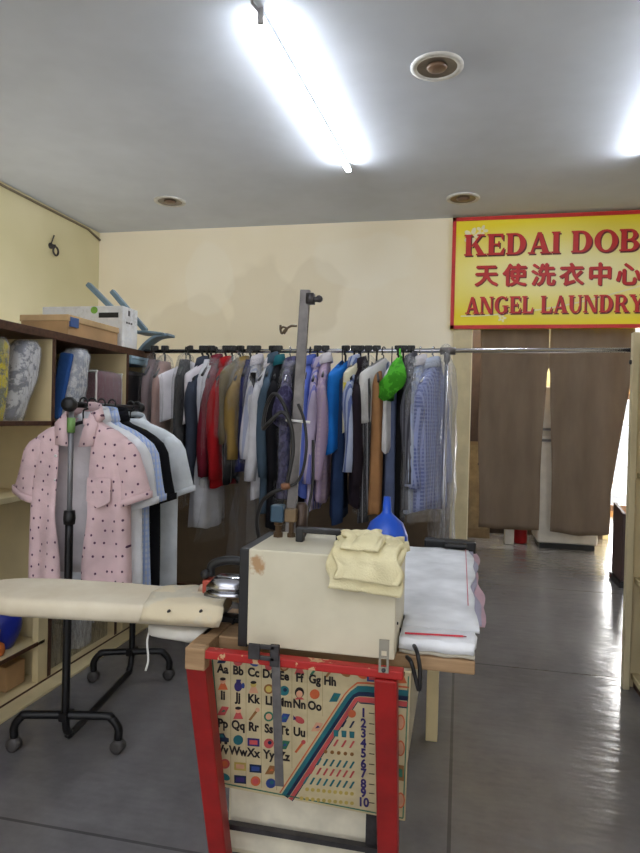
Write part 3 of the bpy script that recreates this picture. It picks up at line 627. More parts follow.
G = [
 (140, 'dress', [C_('mauve grey cloth', (140, 122, 124))], 520, 8, .035, .05, 'mauve-grey dress', 'mauve-grey dress in plastic, first on the long rail beside the left shelf', 'dress'),
 (150, 'dress', [C_('dusty pink cloth', (176, 142, 134))], 520, 6, .035, .05, 'dusty pink dress', 'dusty pink dress in plastic, second on the long rail from the left', 'dress'),
 (155, 'folded', [C_('white cloth', (240, 236, 242))], 413, -50, .03, 0, 'white folded cloth', 'white folded cloth hanging short in front of a black dress', 'folded garment'),
 (174, 'dress', [C_('black cloth', (26, 24, 26))], 495, 10, .04, .08, 'shiny black dress', 'black dress under shiny plastic right of the white folded cloth', 'dress'),
 (183, 'folded', [C_('white cloth', (226, 220, 226))], 412, -16, .02, 0, 'narrow white top', 'narrow white top hanging short between black dress and slate jacket', 'folded garment'),
 (188, 'shirt', [C_('slate cloth', (62, 68, 82))], 490, 5, .032, 0, 'slate jacket', 'dark slate jacket left of the long pale grey gown', 'jacket'),
 (198, 'dress', [C_('pale grey cloth', (222, 222, 228))], 528, 4, .055, 0, 'pale grey gown', 'long pale grey gown with a curved hem, left of the red clothes', 'gown'),
 (203, 'shirt', [C_('maroon cloth', (122, 32, 48))], 478, 6, .03, .05, 'maroon shirt', 'maroon shirt in plastic just left of the bright red shirt', 'shirt'),
 (212, 'shirt', [C_('bright red cloth', (176, 28, 34))], 488, 4, .036, 0, 'bright red shirt', 'bright red shirt on the long rail', 'shirt'),
 (219, 'folded', [C_('olive cloth', (122, 108, 76))], 432, -10, .03, .03, 'olive top', 'olive-brown top hanging right of the bright red shirt', 'folded garment'),
 (221, 'trousers', [C_('black stripe cloth', (28, 26, 28), 'pin', (170, 160, 150), 26)], 475, 4, .03, .03, 'black striped trousers', 'black trousers with pale stripes hanging under the olive top', 'trousers'),
 (230, 'shirt', [C_('golden brown cloth', (150, 122, 66))], 455, 4, .034, .06, 'golden brown blouse', 'golden-brown blouse in plastic left of the navy dress', 'blouse'),
 (239, 'dress', [C_('navy cloth', (44, 46, 92))], 472, 4, .032, .0, 'navy dress', 'navy dress between golden-brown blouse and striped white shirt', 'dress'),
 (246, 'shirt', [C_('white stripe cloth', (216, 214, 220), 'stripe', (160, 164, 186), 22), C_('white cloth', (226, 220, 226))], 455, 6, .032, .05, 'striped white shirt', 'white shirt with grey stripes right of the navy dress', 'shirt'),
 (254, 'shirt', [C_('white shirt cloth', (224, 222, 226)), C_('white cloth', (226, 220, 226))], 500, -10, .036, .3, 'long covered white shirt', 'white shirt with dark tie in a long hazy plastic cover', 'shirt'),
 (262, 'shirt', [C_('slate teal cloth', (74, 92, 108))], 515, 4, .032, .0, 'slate teal shirt', 'slate teal shirt left of the black jacket', 'shirt'),
 (270, 'shirt', [C_('black jacket cloth', (28, 27, 31)), C_('teal collar cloth', (40, 110, 120))], 530, 8, .036, 0, 'black jacket', 'black jacket with teal collar left of the steel post', 'jacket'),
 (281, 'shirt', [C_('purple print cloth', (96, 92, 128), 'blotch', (56, 52, 80), 30)], 500, 6, .036, .04, 'purple patterned blouse', 'purple-grey patterned blouse directly left of the steel post', 'blouse'),
 (292, 'trousers', [C_('charcoal cloth', (48, 47, 52))], 520, 4, .03, 0, 'charcoal trousers', 'charcoal trousers behind the steel post', 'trousers'),
 (301, 'shirt', [C_('periwinkle cloth', (92, 112, 196))], 498, 4, .034, 0, 'periwinkle shirt', 'plain periwinkle blue shirt directly right of the steel post', 'shirt'),
 (309, 'shirt', [C_('lilac stripe cloth', (192, 180, 206), 'stripe', (120, 120, 180), 24)], 512, 4, .028, 0, 'lilac striped shirt', 'lilac striped shirt between periwinkle shirt and mauve checked shirt', 'shirt'),
 (319, 'shirt', [C_('mauve check cloth', (190, 168, 184), 'check', (160, 140, 166), 40), C_('white cloth', (226, 220, 226))], 503, 7, .034, 0, 'mauve checked shirt', 'pale mauve checked shirt left of the bright blue cloth', 'shirt'),
 (328, 'folded', [C_('bright blue cloth', (30, 112, 196))], 442, -14, .036, 0, 'bright blue top', 'bright blue folded top hanging over dark jeans', 'folded garment'),
 (337, 'trousers', [C_('denim cloth', (44, 62, 96))], 514, 6, .038, 0, 'dark blue jeans', 'dark blue jeans hanging under the bright blue top', 'trousers'),
 (343, 'folded', [C_('cream cloth', (222, 216, 190)), C_('yellow cloth', (206, 190, 70))], 420, -14, .02, 0, 'cream and yellow top', 'small cream and yellow top right of the bright blue top', 'folded garment'),
 (348, 'shirt', [C_('blue stripe cloth', (176, 186, 212), 'stripe', (90, 104, 150), 26)], 470, 4, .026, 0, 'blue striped shirt', 'pale blue striped shirt left of the plum-black jacket', 'shirt'),
 (355, 'shirt', [C_('plum black cloth', (40, 32, 40))], 508, 5, .036, .0, 'plum-black jacket', 'plum-black jacket left of the white camisole', 'jacket'),
 (360, 'folded', [C_('white camisole cloth', (228, 226, 224))], 412, -30, .022, 0, 'white camisole', 'short white camisole hanging over charcoal pinstripe trousers', 'camisole'),
 (364, 'trousers', [C_('pinstripe cloth', (58, 58, 62), 'pin', (150, 150, 156), 40)], 512, 5, .036, .02, 'pinstripe trousers', 'charcoal pinstripe trousers in plastic under the white camisole', 'trousers'),
 (376, 'dress', [C_('tan cloth', (172, 126, 84))], 516, 12, .036, 0, 'tan dress', 'long tan dress right of the charcoal pinstripe trousers', 'dress'),
 (384, 'folded', [C_('white blouse cloth', (230, 228, 228))], 440, -14, .018, 0, 'white pleated top', 'narrow white top hanging just under the green bag', 'folded garment'),
 (390, 'trousers', [C_('grey blue denim', (96, 106, 136))], 507, 8, .034, 0, 'grey-blue trousers', 'grey-blue trousers hanging below the green bag', 'trousers'),
 (401, 'trousers', [C_('black trousers cloth', (24, 24, 27))], 512, 6, .034, 0, 'black trousers', 'plain black trousers right of the grey-blue trousers', 'trousers'),
 (408, 'shirt', [C_('grey pin cloth', (108, 108, 118), 'stripe', (64, 64, 72), 30)], 512, 4, .026, .04, 'grey striped shirt', 'grey striped shirt in plastic right of the black trousers', 'shirt'),
 (411, 'shirt', [C_('pale blue cloth', (190, 200, 218), 'stripe', (160, 172, 204), 30), C_('white cloth', (226, 220, 226))], 514, -8, .034, .05, 'pale blue shirt', 'pale blue striped shirt in plastic, second from the right end of the rail', 'shirt'),
 (418, 'shirt', [C_('blue check cloth', (112, 124, 178), 'check', (150, 160, 204), 50), C_('pale collar cloth', (196, 204, 226))], 512, -20, .046, .06, 'blue checked shirt', 'periwinkle checked shirt in plastic, last shirt at the right end of the rail', 'shirt'),
]
for i, g in enumerate(G):
    px, kind, mats, bot, yaw, hd, cov, short, lab, cat = g
    o = garment(px, kind, mats, bot, yaw, hd, cov, short, lab, cat, seed=i, flare=.25 if kind == 'dress' and i in (6, 0) else (.1 if kind == 'dress' else 0), hook='pale' if i in (34, 35, 17) else 'dark', drop=.05+.012*(i % 3), long_sleeve=i not in (17,))
    if 'dark tie' in lab:
        MB().bar((.19, -.02, -.06), (.215, -.02, -.3), .03, .012, (0, 1, 0)).build('tie', C_('black cloth', (26, 24, 26)), o, local=True)
# empty long plastic cover at the right end
for px, yw, bot, lab in ((236, 20, 566, 'long hazy empty plastic cover hanging lowest behind the left of the boiler'), (206, 8, 540, 'long thin plastic cover drooping below the bright red shirt')):
    gx = onY(px, 430, ROD_Y-.2).x; hL = ROD_Z-onY(px, bot, ROD_Y-.2).z
    g = thing('plastic_cover', lab, 'plastic cover', (gx, ROD_Y, ROD_Z), R(-90+yw), None)
    MB().loft(rows_loft([(.016, .03, .02), (-.05, .06, .025), (-.13, .2, .04)] + [(-.13-(hL-.13)*i/14, .22+.03*sin(i*.5), .045+.004*(i % 3)+.03*max(0, i-8)/6) for i in range(1, 15)], seed=70+px, wob=.4, nf=5), True, (False, False)).build('sheet', M['film_thin'], g, True, local=True)
    MB().lathe((0, 0, .012), [(.02, -.008), (.02, .008)], 12, (1, 0, 0)).build('knot', M['film_thin'], g, True, local=True)
gx = onY(443, 430, ROD_Y-.1).x
g = thing('plastic_cover', 'empty long clear plastic cover at the right end of the rail', 'plastic cover', (gx, ROD_Y, ROD_Z), R(-75), None)
MB().loft(rows_loft([(.016, .03, .02), (-.03, .05, .025), (-.1, .17, .035)] + [(-.1-.95*i/12, .18, .04+.004*(i % 3)) for i in range(1, 13)], seed=91, wob=.35, nf=5), True, (False, False)).build('sheet', M['film_thick'], g, True, local=True)
MB().lathe((0, 0, .012), [(.03, -.012), (.03, .012)], 12, (1, 0, 0)).build('knot', M['film_thick'], g, True, local=True)
# bright green bag slung over the hangers
gbx = onY(392, 380, ROD_Y-.24)
g = thing('green_bag', 'bright green crumpled bag hanging on the rail above the grey-blue trousers', 'bag', (gbx.x, gbx.y, 1.4))
mgr = C_('bright green nylon', (88, 186, 52), 'blotch', (60, 140, 36), 14)
rings = []
for i in range(11):
    s = i/10; c = onY(399-12*s, 360+39*s, ROD_Y-.22-.06*sin(s*3)); q_ = .012+.045*sin(min(1, s*1.15)*pi*.8)
    rings.append([c+Vector((q_*cos(a)*(1+.2*sin(3*a+s*5)), q_*.7*sin(a), .012*cos(2*a+s*7))) for a in [2*pi*j/16 for j in range(16)]])
MB().loft(rings).build('pouch', mgr, g, True)
MB().tube(bez([rings[0][0], onY(400, 354, ROD_Y-.1), (onY(400, 354, ROD_Y).x, ROD_Y, ROD_Z+.014), (onY(400, 354, ROD_Y).x, ROD_Y+.014, ROD_Z-.03)]), .006, 6).build('strap', mgr, g, True)
# the rail and its stand
rl = thing('clothes_rail', 'long chrome clothes rail spanning from the left shelf to the right shelf', 'clothes rail', (-.5, ROD_Y, 0))
MB().tube([(X1-.02, ROD_Y, ROD_Z), (.86, ROD_Y, ROD_Z+.01)], .012, 10).build('rail', M['chrome'], rl, True)
px_ = onY(447, 352, ROD_Y).x
MB().tube([(px_, ROD_Y, 0.02), (px_, ROD_Y, ROD_Z-.02)], .011, 10).build('post', M['chrome'], rl, True)
MB().lathe((px_-.035, ROD_Y, ROD_Z+.004), [(.02, 0), (.02, .08)], 14, (1, 0, 0)).build('tee_joint', M['grey_steel'], rl, True)
MB().lathe((px_, ROD_Y, ROD_Z-.055), [(.017, 0), (.017, .05)], 14).build('tee_stem', M['grey_steel'], rl, True)
MB().lathe((px_, ROD_Y, 0), [(.06, 0), (.06, .012), (.016, .03)], 18).build('foot', M['black_plastic'], rl, True)
MB().lathe((.86, ROD_Y, ROD_Z+.01), [(.026, -.02), (.026, .02)], 14, (1, 0, 0)).build('end_socket', M['dark_steel'], rl, True)
MB().bar((.86, ROD_Y, ROD_Z+.01), (.86, 3.345, ROD_Z+.01), .03, .012).build('bracket', M['dark_steel'], rl)
# dark board behind the garments
bd = thing('backing_board', 'dark brown low board standing behind the hanging garments', 'board', (-1.2, 4.3, 0))
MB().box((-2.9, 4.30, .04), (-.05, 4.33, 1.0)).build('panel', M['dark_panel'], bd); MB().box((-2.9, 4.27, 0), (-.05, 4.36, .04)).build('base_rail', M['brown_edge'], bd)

# ------------------------------------------------------------------ wheeled garment rack
gr = thing('garment_rack', 'wheeled garment rack with black base and chrome pole holding the short sleeved shirts', 'garment rack', (-1.54, 2.6, 0))
FP, RP = Vector((-1.388, 2.09, 0)), Vector((-1.478, 2.74, 0))
bt = 1.278
MB().tube(bez([FP+Vector((0, 0, .86)), FP+Vector((0, 0, .4)), FP+Vector((0, 0, .12)), FP+Vector((-.005, .03, .06)), FP+(RP-FP)*.12+Vector((0, 0, .045)), FP+(RP-FP)*.88+Vector((0, 0, .045)), RP+Vector((.005, -.03, .06)), RP+Vector((0, 0, .12)), RP+Vector((0, 0, .4)), RP+Vector((0, 0, .86))], 6), .0145, 10).build('base_frame', M['black_metal'], gr, True)
for p in (FP, RP):
    po = MB().tube([p+Vector((0, 0, .8)), p+Vector((0, 0, bt))], .0095, 10).build('pole', plain('satin chrome', (128, 128, 132), .4, .35, .05), gr, True)
    MB().lathe(p+Vector((0, 0, .84)), [(.02, 0), (.022, .02), (.02, .05)], 12).build('collar', M['black_plastic'], gr, True)
d = (RP-FP).normalized()
MB().tube([FP-d*.03+Vector((0, 0, bt)), RP+d*.03+Vector((0, 0, bt))], .011, 10).build('top_bar', M['black_metal'], gr, True)
MB().lathe(FP-d*.03+Vector((0, 0, bt)), [(.012, -.005), (.026, 0), (.028, .02), (.02, .04)], 14, d).build('end_knob', M['black_plastic'], gr, True)
MB().lathe(RP+d*.02+Vector((0, 0, bt)), [(.02, 0), (.026, .02), (.012, .04)], 14, d).build('end_knob', M['black_plastic'], gr, True)
for p, (a, b) in ((FP, ((-1.575, 2.06), (-1.20, 2.13))), (RP, ((-1.655, 2.74), (-1.33, 2.83)))):
    pass
def foot(pc, a, b):
    a, b = Vector(a+(0,)), Vector(b+(0,)); hz = .135; e = (b-a).normalized()
    MB().tube(bez([a+Vector((0, 0, .05)), a+Vector((0, 0, .09)), a+e*.025+Vector((0, 0, .125)), a+e*.06+Vector((0, 0, hz)), b-e*.06+Vector((0, 0, hz)), b-e*.025+Vector((0, 0, .125)), b+Vector((0, 0, .09)), b+Vector((0, 0, .05))], 5), .0155, 10).build('foot_bar', M['black_metal'], gr, True)
    for p in (a, b):
        cs = MB(); cs.lathe(p+Vector((-.0, -.018, .025)), [(.012, 0), (.025, .002), (.025, .034), (.012, .036)], 16, (0, 1, 0)); cs.build('caster', plain('grey caster', (70, 66, 64), .5), gr, True)
f1 = (-1.572, 2.05); f2 = (-1.20, 2.135)
foot(FP, f1, f2); foot(RP, (-1.635, 2.675), (-1.312, 2.79))
MB().bar(FP+Vector((.0, -.022, .135)), FP+Vector((.0, .03, .135)), .03, .03).build('bracket', M['black_metal'], gr); MB().bar(RP+Vector((.0, -.03, .135)), RP+Vector((0, .03, .135)), .03, .03).build('bracket', M['black_metal'], gr)
tp = MB().lathe(FP+Vector((0, 0, 1.175)), [(.0145, 0), (.015, .055)], 12).build('green_tape', plain('green tape', (112, 150, 84), .5), gr, True)

# the shirts on it
def rack_shirt(s, label, mats, cat, L, w, open_, slv, seed, yaw, hd=.05, collar=True, name='shirt', lining=None, neck=.0):
    p = FP+d*s+Vector((.012, 0, bt)); drop = .05
    hanger('black hanger on the wheeled rack holding the '+label[0], p+Vector((0, 0, .014)), yaw, M['black_plastic'], w*.85, False, drop+.014, 'hangers on the wheeled rack')
    g = thing(name, label[1], cat, p-Vector((0, 0, drop)), yaw, 'short sleeved clothes on the wheeled rack')
    if open_:
        rows = body_rows(w, L, hd, .03, 16); rings = rows_loft(rows, 44, seed, .16, 4, .01, .75)
        # front opening: the two front edges part at the collar and towards the hem
        out = []
        for i, ring in enumerate(rings):
            z = rows[i][0]; s_ = -z/L; op = open_(s_); r2 = []
            for (x, y, zz) in ring:
                if y < 0:
                    sg = 1 if x >= 0 else -1
                    if abs(x) < 1e-6: sg = 1 if ring.index((x, y, zz)) < 3 else -1
                    ax = abs(x); W_ = rows[i][1]; x = sg*(op+(W_-op)*min(1, ax/W_)) if op < W_*.98 else x
                    y -= .012*sin(ax*40+z*6+seed)*min(1, s_*2)
                    zz += -.02*s_*(1-ax/W_) 
                r2.append((x, y, zz))
            out.append(r2)
        MB().loft(out, False, (False, False)).build('body', mats[0], g, True, 0, .003, local=True)
        if lining:
            MB().loft([[(x*.9, .012+.02*(1-abs(x)/w), z) for x in [(-w+2*w*j/10)*(1 if i_ > 2 else .35+.25*i_) for j in range(11)]] for i_, z in enumerate([-.02, -.04, -.06, -.1]+[-.1-(L-.14)*k/6 for k in range(1, 7)])], False, (False, False)).build('back_lining', lining, g, True, 0, .002, local=True)
        # collar band and two pointed flaps
        if collar:
            MB().loft([[(.062*cos(a)*k, .04*sin(a)*k+.004, z+.022*sin(a)) for a in [R(-40)+R(260)*j/14 for j in range(15)]] for z, k in ((.0, 1.0), (.035, .98), (.04, 1.1), (-.005, 1.28))], False, (False, False)).build('collar_band', mats[0], g, True, 0, .004, local=True)
            for sd in (-1, 1):
                pts = [(sd*.05, -.036, .025), (sd*.085, -.05, -.02), (sd*.075, -.062, -.1), (sd*.02, -.066, -.105), (sd*.032, -.056, -.04)]
                mb = MB(); mb.add(pts, [(0, 1, 2, 3, 4)]); mb.build('collar_flap', mats[0], g, True, 0, .005, local=True)
            mb = MB()
            for k in range(6): mb.lathe((-open_(.2+.13*k)-.012, -hd*1.08-.004, -.14-k*.09), [(.0055, 0), (.0055, .003)], 10, (0, -1, 0))
            mb.build('buttons', M['white_plastic'], g, True, local=True)
            MB().add([(.06, -hd-.016, -.215), (.15, -hd-.012, -.215), (.15, -hd-.014, -.30), (.105, -hd-.018, -.325), (.06, -hd-.018, -.30)], [(0, 1, 2, 3, 4)]).build('pocket', mats[0], g, False, 0, .003, local=True)
    else:
        MB().loft(rows_loft(body_rows(w, L, hd, .03, 14), 36, seed, .14, 4)).build('body', mats[0], g, True, local=True)
        if collar: MB().loft([[(.06*cos(a)*k, .035*sin(a)*k, z+.012*sin(a)) for a in [2*pi*j/16 for j in range(16)]] for z, k in ((.0, .95), (.03, .98), (.036, 1.1), (-.01, 1.3))], True, (False, False)).build('collar', mats[-1], g, True, 0, .004, local=True)
        else: MB().loft([[(.07*cos(a)*k, .04*sin(a)*k, z+.02*sin(a)) for a in [2*pi*j/16 for j in range(16)]] for z, k in ((.012, .9), (-.012, 1.05))], True, (False, False)).build('neckband', mats[0], g, True, 0, .004, local=True)
    for sd in (-1, 1):
        rings = []
        L_, out_ = slv
        for i in range(8):
            q_ = i/7; c_ = Vector((sd*(w*.80+out_*q_), .004*sin(q_*6+seed), -.085-(L_+.015)*q_)); rr_ = (.066+.012*q_)*((.4, .8)[i] if i < 2 else 1)
            ax = Vector((sd*.90, 0, .44)) if q_ < .2 else Vector((sd*.93, 0, .34))
            rings.append([c_+ax*(rr_*cos(a)*(1+.05*sin(3*a+seed)))+Vector((0, hd*.85*sin(a)*(1+.12*sin(4*a+q_*5+seed)), 0)) for a in [2*pi*j/18 for j in range(18)]])
        MB().loft(rings, True, (True, False)).build('sleeve', mats[0], g, True, 0, .003, local=True)
        MB().loft([[v_+Vector((0, 0, dz))+ (v_-c_)*.03 for v_ in rings[-1]] for dz in (.022, -.004)], True, (False, False)).build('cuff', mats[0], g, True, 0, .004, local=True)
    return g
pink = C_('pink dotted cotton', (236, 204, 206), 'dots', (92, 62, 84), 21)
rack_shirt(.075, ('pink dotted shirt', 'pink short-sleeved shirt with dark dots hanging open, front of the wheeled rack'), [pink], 'shirt', .63, .187, lambda s: .024+.05*max(0, 1-s*2.2)*(s > .06)+.03*math.exp(-((s-.5)/.22)**2)+.012*s, (.21, .055), 3, R(3), .055, lining=C_('pale lining', (222, 214, 216)))
rack_shirt(.15, ('white cotton shirt', 'white short-sleeved shirt hanging directly behind the pink dotted shirt'), [C_('white rack cotton', (244, 246, 250))], 'shirt', .655, .205, None, (.24, .04), 5, R(5), .04)
rack_shirt(.235, ('blue checked shirt', 'pale blue checked shirt on the wheeled rack in front of the black shirt'), [C_('pale blue check', (208, 216, 234), 'check', (158, 178, 222), 45)], 'shirt', .70, .205, None, (.24, .04), 6, R(4), .04)
rack_shirt(.34, ('black short-sleeved shirt', 'black shirt on the wheeled rack between blue checked and grey shirts'), [C_('black rack cotton', (20, 20, 24))], 'shirt', .70, .21, None, (.25, .04), 7, R(5), .045)
rack_shirt(.55, ('grey T-shirt', 'pale grey T-shirt at the rear of the wheeled rack'), [C_('pale grey jersey', (232, 238, 244))], 'T-shirt', .74, .22, None, (.24, .05), 8, R(6), .05, False, 't_shirt')
# an empty dark hanger at the rear of the rack
hanger('black empty hanger at the rear end of the wheeled rack', FP+d*.655+Vector((0, 0, bt+.014)), R(8), M['black_plastic'], .17, False, .07, 'hangers on the wheeled rack')

# ------------------------------------------------------------------ ironing table
TZ = .70; TX0, TX1, TY0, TY1 = -.62, .048, 1.405, 2.72
tb = thing('ironing_table', 'wooden ironing table with red slanted legs in the foreground', 'table', (-.36, 1.9, 0))
mwood = wood('worn plywood', (144, 114, 82), (174, 142, 106)); mdw = wood('dark worn wood', (104, 74, 50), (140, 104, 72))
t = NT('peeling red paint'); v = t.coord(); n = t.noise(v, 16, 4, .65)
mred = t.set(.5, 0, .4, t.ramp(n, [(.60, (168, 34, 30)), (.625, (196, 160, 120))], 'LINEAR'))
mredleg = plain('red painted timber', (152, 28, 26), .45, 0, .14, 9)
MB().box((TX0+.04, TY0+.10, TZ-.032), (TX1, TY1, TZ)).build('tabletop', mwood, tb, False, .004)
MB().box((TX0, TY0+.02, TZ-.042), (TX0+.045, 1.72, TZ+.004)).build('side_rail', mwood, tb, False, .003)
MB().box((TX0+.005, TY0, TZ-.022), (-.108, TY0+.03, TZ-.002)).build('apron', mred, tb, False, .003)
MB().box((TX0+.0, TY0-.003, TZ-.05), (TX0+.05, TY0+.03, TZ+.002)).build('corner_block', mwood, tb, False, .003)
for xl in (-.596, -.146):
    MB().add([(xl+dx, y+dy, z) for (z, y, wd) in ((TZ-.024, TY0-.004, .025), (0, TY0+.205, .025)) for dx, dy in ((-wd, 0), (wd, 0), (wd, .045), (-wd, .045))], [(0, 3, 2, 1), (4, 5, 6, 7), (0, 1, 5, 4), (1, 2, 6, 5), (2, 3, 7, 6), (3, 0, 4, 7)]).build('leg', mredleg, tb, False, .004)
MB().box((-.10, 2.52, 0), (-.055, 2.58, TZ-.032)).build('rear_leg', M['cream_panel'], tb, False, .003); MB().box((-.58, 2.52, 0), (-.535, 2.58, TZ-.032)).build('rear_leg', M['cream_panel'], tb, False, .003)
MB().bar((-.60, 1.66, .125), (-.18, 1.66, .125), .014, .02).build('crossbar', M['dark_steel'], tb)
MB().bar((-.20, 1.675, .0), (-.20, 1.675, .35), .03, .02, (1, 0, 0)).build('steel_upright', M['dark_steel'], tb)
# cabinet under the table
cb = thing('cream_cabinet', 'cream metal cabinet standing under the ironing table', 'cabinet', (-.36, 2.1, 0))
MB().box((-.61, 1.70, .02), (-.152, 3.05, TZ-.06)).build('carcass', plain('cream enamel', (214, 204, 176), .45, 0, .06, 8), cb, False, .006)
MB().box((-.60, 1.688, .04), (-.162, 1.70, TZ-.08)).build('front_panel', plain('pale enamel', (220, 212, 190), .45, 0, .08, 10), cb, False, .004)
MB().box((-.59, 1.72, 0), (-.175, 3.0, .02)).build('plinth', M['black_plastic'], cb)

# alphabet chart on a slanted board fixed to the legs
PO = Vector((-.36, TY0+.06, TZ-.05)); pu = Vector((1, 0, 0)); pv = Vector((0, -.26, .62)).normalized(); pn = pu.cross(pv)
ch = thing('alphabet_chart', 'cream alphabet and number chart on a slanted board between the red legs', 'chart', PO)
def pp(px, py, off=0): return onP(px, py, PO, pn) + pn*off*(1 if pn.y < 0 else -1)
mcream = plain('cream chart paper', (206, 190, 150), .7, 0, .06, 14)
crn = [(207, 650), (411, 673), (405, 821), (220, 786)]
mb = MB(); mb.add([pp(*c_) for c_ in crn]+[pp(*c_, -.006) for c_ in crn], [(0, 1, 2, 3), (7, 6, 5, 4), (0, 4, 5, 1), (1, 5, 6, 2), (2, 6, 7, 3), (3, 7, 4, 0)]); mb.build('chart_sheet', mcream, ch)
def strip(mb, pts, w0, w1, off):
    n = len(pts)
    L = []
    for i in range(n):
        a, b = pts[max(i-1, 0)], pts[min(i+1, n-1)]; dx, dy = b[0]-a[0], b[1]-a[1]; l = math.hypot(dx, dy); nx, ny = -dy/l, dx/l
        k_ = 1.3 if (n > 4 and i >= 3) else .95 if n > 4 else 1
        L.append((pp(pts[i][0]+nx*w0*k_, pts[i][1]+ny*w0*k_, off), pp(pts[i][0]+nx*w1*k_, pts[i][1]+ny*w1*k_, off)))
    for i in range(n-1): mb.add([L[i][0], L[i+1][0], L[i+1][1], L[i][1]], [(0, 1, 2, 3)])
mg = plain('chart green', (56, 116, 92), .6); mnavy = plain('chart navy', (28, 44, 74), .6); mteal = plain('chart teal', (40, 112, 120), .6)
mpk = plain('chart pink', (196, 84, 84), .6); mor = plain('chart orange', (206, 104, 62), .6); mpur = plain('chart purple', (58, 46, 110), .6); mink = plain('chart ink', (34, 28, 30), .6)
mbrn = plain('chart brown', (150, 104, 58), .6); myel = plain('chart yellow', (196, 172, 90), .6); mblu = plain('chart blue', (52, 76, 142), .6); mskin = plain('chart buff', (214, 160, 128), .6)
ap = lambda x: (x, 687+.115*(x-350))
path = [(286.5, 797), (351, 699)] + [(354, 695.5), (359, 693.4), (366, 693.6)] + [(385, 695.6), (408, 698)]
mb = MB()
for k, (w0, w1) in enumerate(((-9, -7.6), (-6, -1.5), (-1.5, 2), (2.6, 6.6), (6.8, 7.8))): mb.k = k; strip(mb, path, w0, w1, .0008)
mb.build('rainbow_band', [mor, mteal, mnavy, mpk, mnavy], ch)
mb = MB()
e_ = [(212, 653), (223, 783), (403, 818), (408.5, 676)]
for i in range(3): strip(mb, [e_[i], e_[i+1]], -.6, .6, .0008)
mb.build('border_line', mg, ch)
# letters
X4 = lambda col, row: (223+15.3*col, [669.5, 696, 724, 750][row]+1.75*col)
rowsL = [['Aa', 'Bb', 'Cc', 'Dd', 'Ee', 'Ff', 'Gg', 'Hh'], ['Ii', 'Jj', 'Kk', 'Ll', 'Mm', 'Nn', 'Oo'], ['Pp', 'Qq', 'Rr', 'Ss', 'Tt', 'Uu'], ['Vv', 'Ww', 'Xx', 'Yy', 'Zz']]
def put_text(mb, txt, px, py, hpx, off, bold=.03, sq=1):
    vs, fs = text_mesh(txt, bold); k = hpx/.7
    mb.add([pp(px+v_.x*k*sq, py-v_.y*k+v_.x*k*.115, off) for v_ in vs], fs)
mb = MB()
for r_, ro in enumerate(rowsL):
    for c_, tx in enumerate(ro): x, y = X4(c_, r_); put_text(mb, tx, x, y+3, 8.4, .0012, .04, .84)
mb.build('alphabet_lettering', mink, ch)
mb = MB()
yn = [713, 723.5, 733.5, 743.5, 753.5, 764, 773.5, 784, 793, 802.5]
for i, y in enumerate(yn): put_text(mb, str(i+1), 363.5, y+3.4, 8.6, .0012, .04, .9)
mb.build('number_lettering', mpur, ch)
# small pictures
def disc(mb, px, py, rx, ry, off, n=14, rot=0): mb.add([pp(px+rx*cos(2*pi*j/n)*cos(rot)-ry*sin(2*pi*j/n)*sin(rot), py+rx*cos(2*pi*j/n)*sin(rot)+ry*sin(2*pi*j/n)*cos(rot), off) for j in range(n)], [tuple(range(n))])
def poly(mb, pts, off): mb.add([pp(x, y, off) for x, y in pts], [tuple(range(len(pts)))])
PM = [mpk, mteal, mnavy, mor, mpur, mbrn, myel, mblu, mskin, mg, mink]
mb = MB(); o1, o2 = .0009, .0013
def pic(x, y, kind, a, b=8):
    mb.k = a
    if kind == 'ball': disc(mb, x, y, 5, 5, o1); mb.k = b; disc(mb, x+1, y-1, 2, 2, o2, 8)
    elif kind == 'doll': poly(mb, [(x-5, y+6), (x-2, y-1), (x+2, y-1), (x+5, y+6)], o1); mb.k = b; disc(mb, x, y-3, 3, 3, o2); mb.k = 10; disc(mb, x, y-5, 3, 1.6, o2+.0002)
    elif kind == 'jug': disc(mb, x, y+1, 4, 5, o1); poly(mb, [(x-2, y-6), (x+3, y-6), (x+2, y-2), (x-2, y-2)], o1); mb.k = b; disc(mb, x+5, y, 1.6, 3, o2, 8)
    elif kind == 'car': poly(mb, [(x-6, y+3), (x+6, y+4), (x+6, y), (x+3, y-1), (x+1, y-5), (x-4, y-5), (x-6, y-1)], o1); mb.k = 10; disc(mb, x-3, y+4, 1.7, 1.7, o2, 10); disc(mb, x+3, y+4.5, 1.7, 1.7, o2, 10); mb.k = b; poly(mb, [(x-3, y-4), (x, y-4), (x+1.5, y-1), (x-3.5, y-1)], o2)
    elif kind == 'ring': disc(mb, x, y, 5, 5, o1); mb.k = b; disc(mb, x, y, 3.2, 3.2, o2)
    elif kind == 'rect': poly(mb, [(x-6, y-4), (x+6, y-3), (x+6, y+5), (x-6, y+4)], o1); mb.k = b; poly(mb, [(x-4, y-2), (x+4, y-1.4), (x+4, y+3), (x-4, y+2.4)], o2)
    elif kind == 'kite': poly(mb, [(x-6, y+4), (x-1, y-5), (x+6, y-4), (x+2, y+4)], o1); mb.k = b; poly(mb, [(x-2, y+1), (x+1, y-2), (x+3, y)], o2)
    elif kind == 'stick': poly(mb, [(x-5, y+5), (x-3, y+6), (x+5, y-4), (x+3, y-6)], o1); mb.k = b; disc(mb, x+4, y-5, 2.3, 2.3, o2, 8)
    elif kind == 'face': disc(mb, x, y, 4.6, 5.4, o1); mb.k = b; disc(mb, x, y+1.4, 3.3, 3.6, o2); mb.k = 0; poly(mb, [(x-5, y+7), (x-2, y+4.6), (x+2, y+4.6), (x+5, y+7)], o1)
    elif kind == 'fish': disc(mb, x, y, 5.5, 3.2, o1, 14, .5); mb.k = b; poly(mb, [(x-6, y-5), (x-3, y-1), (x-6, y)], o2)
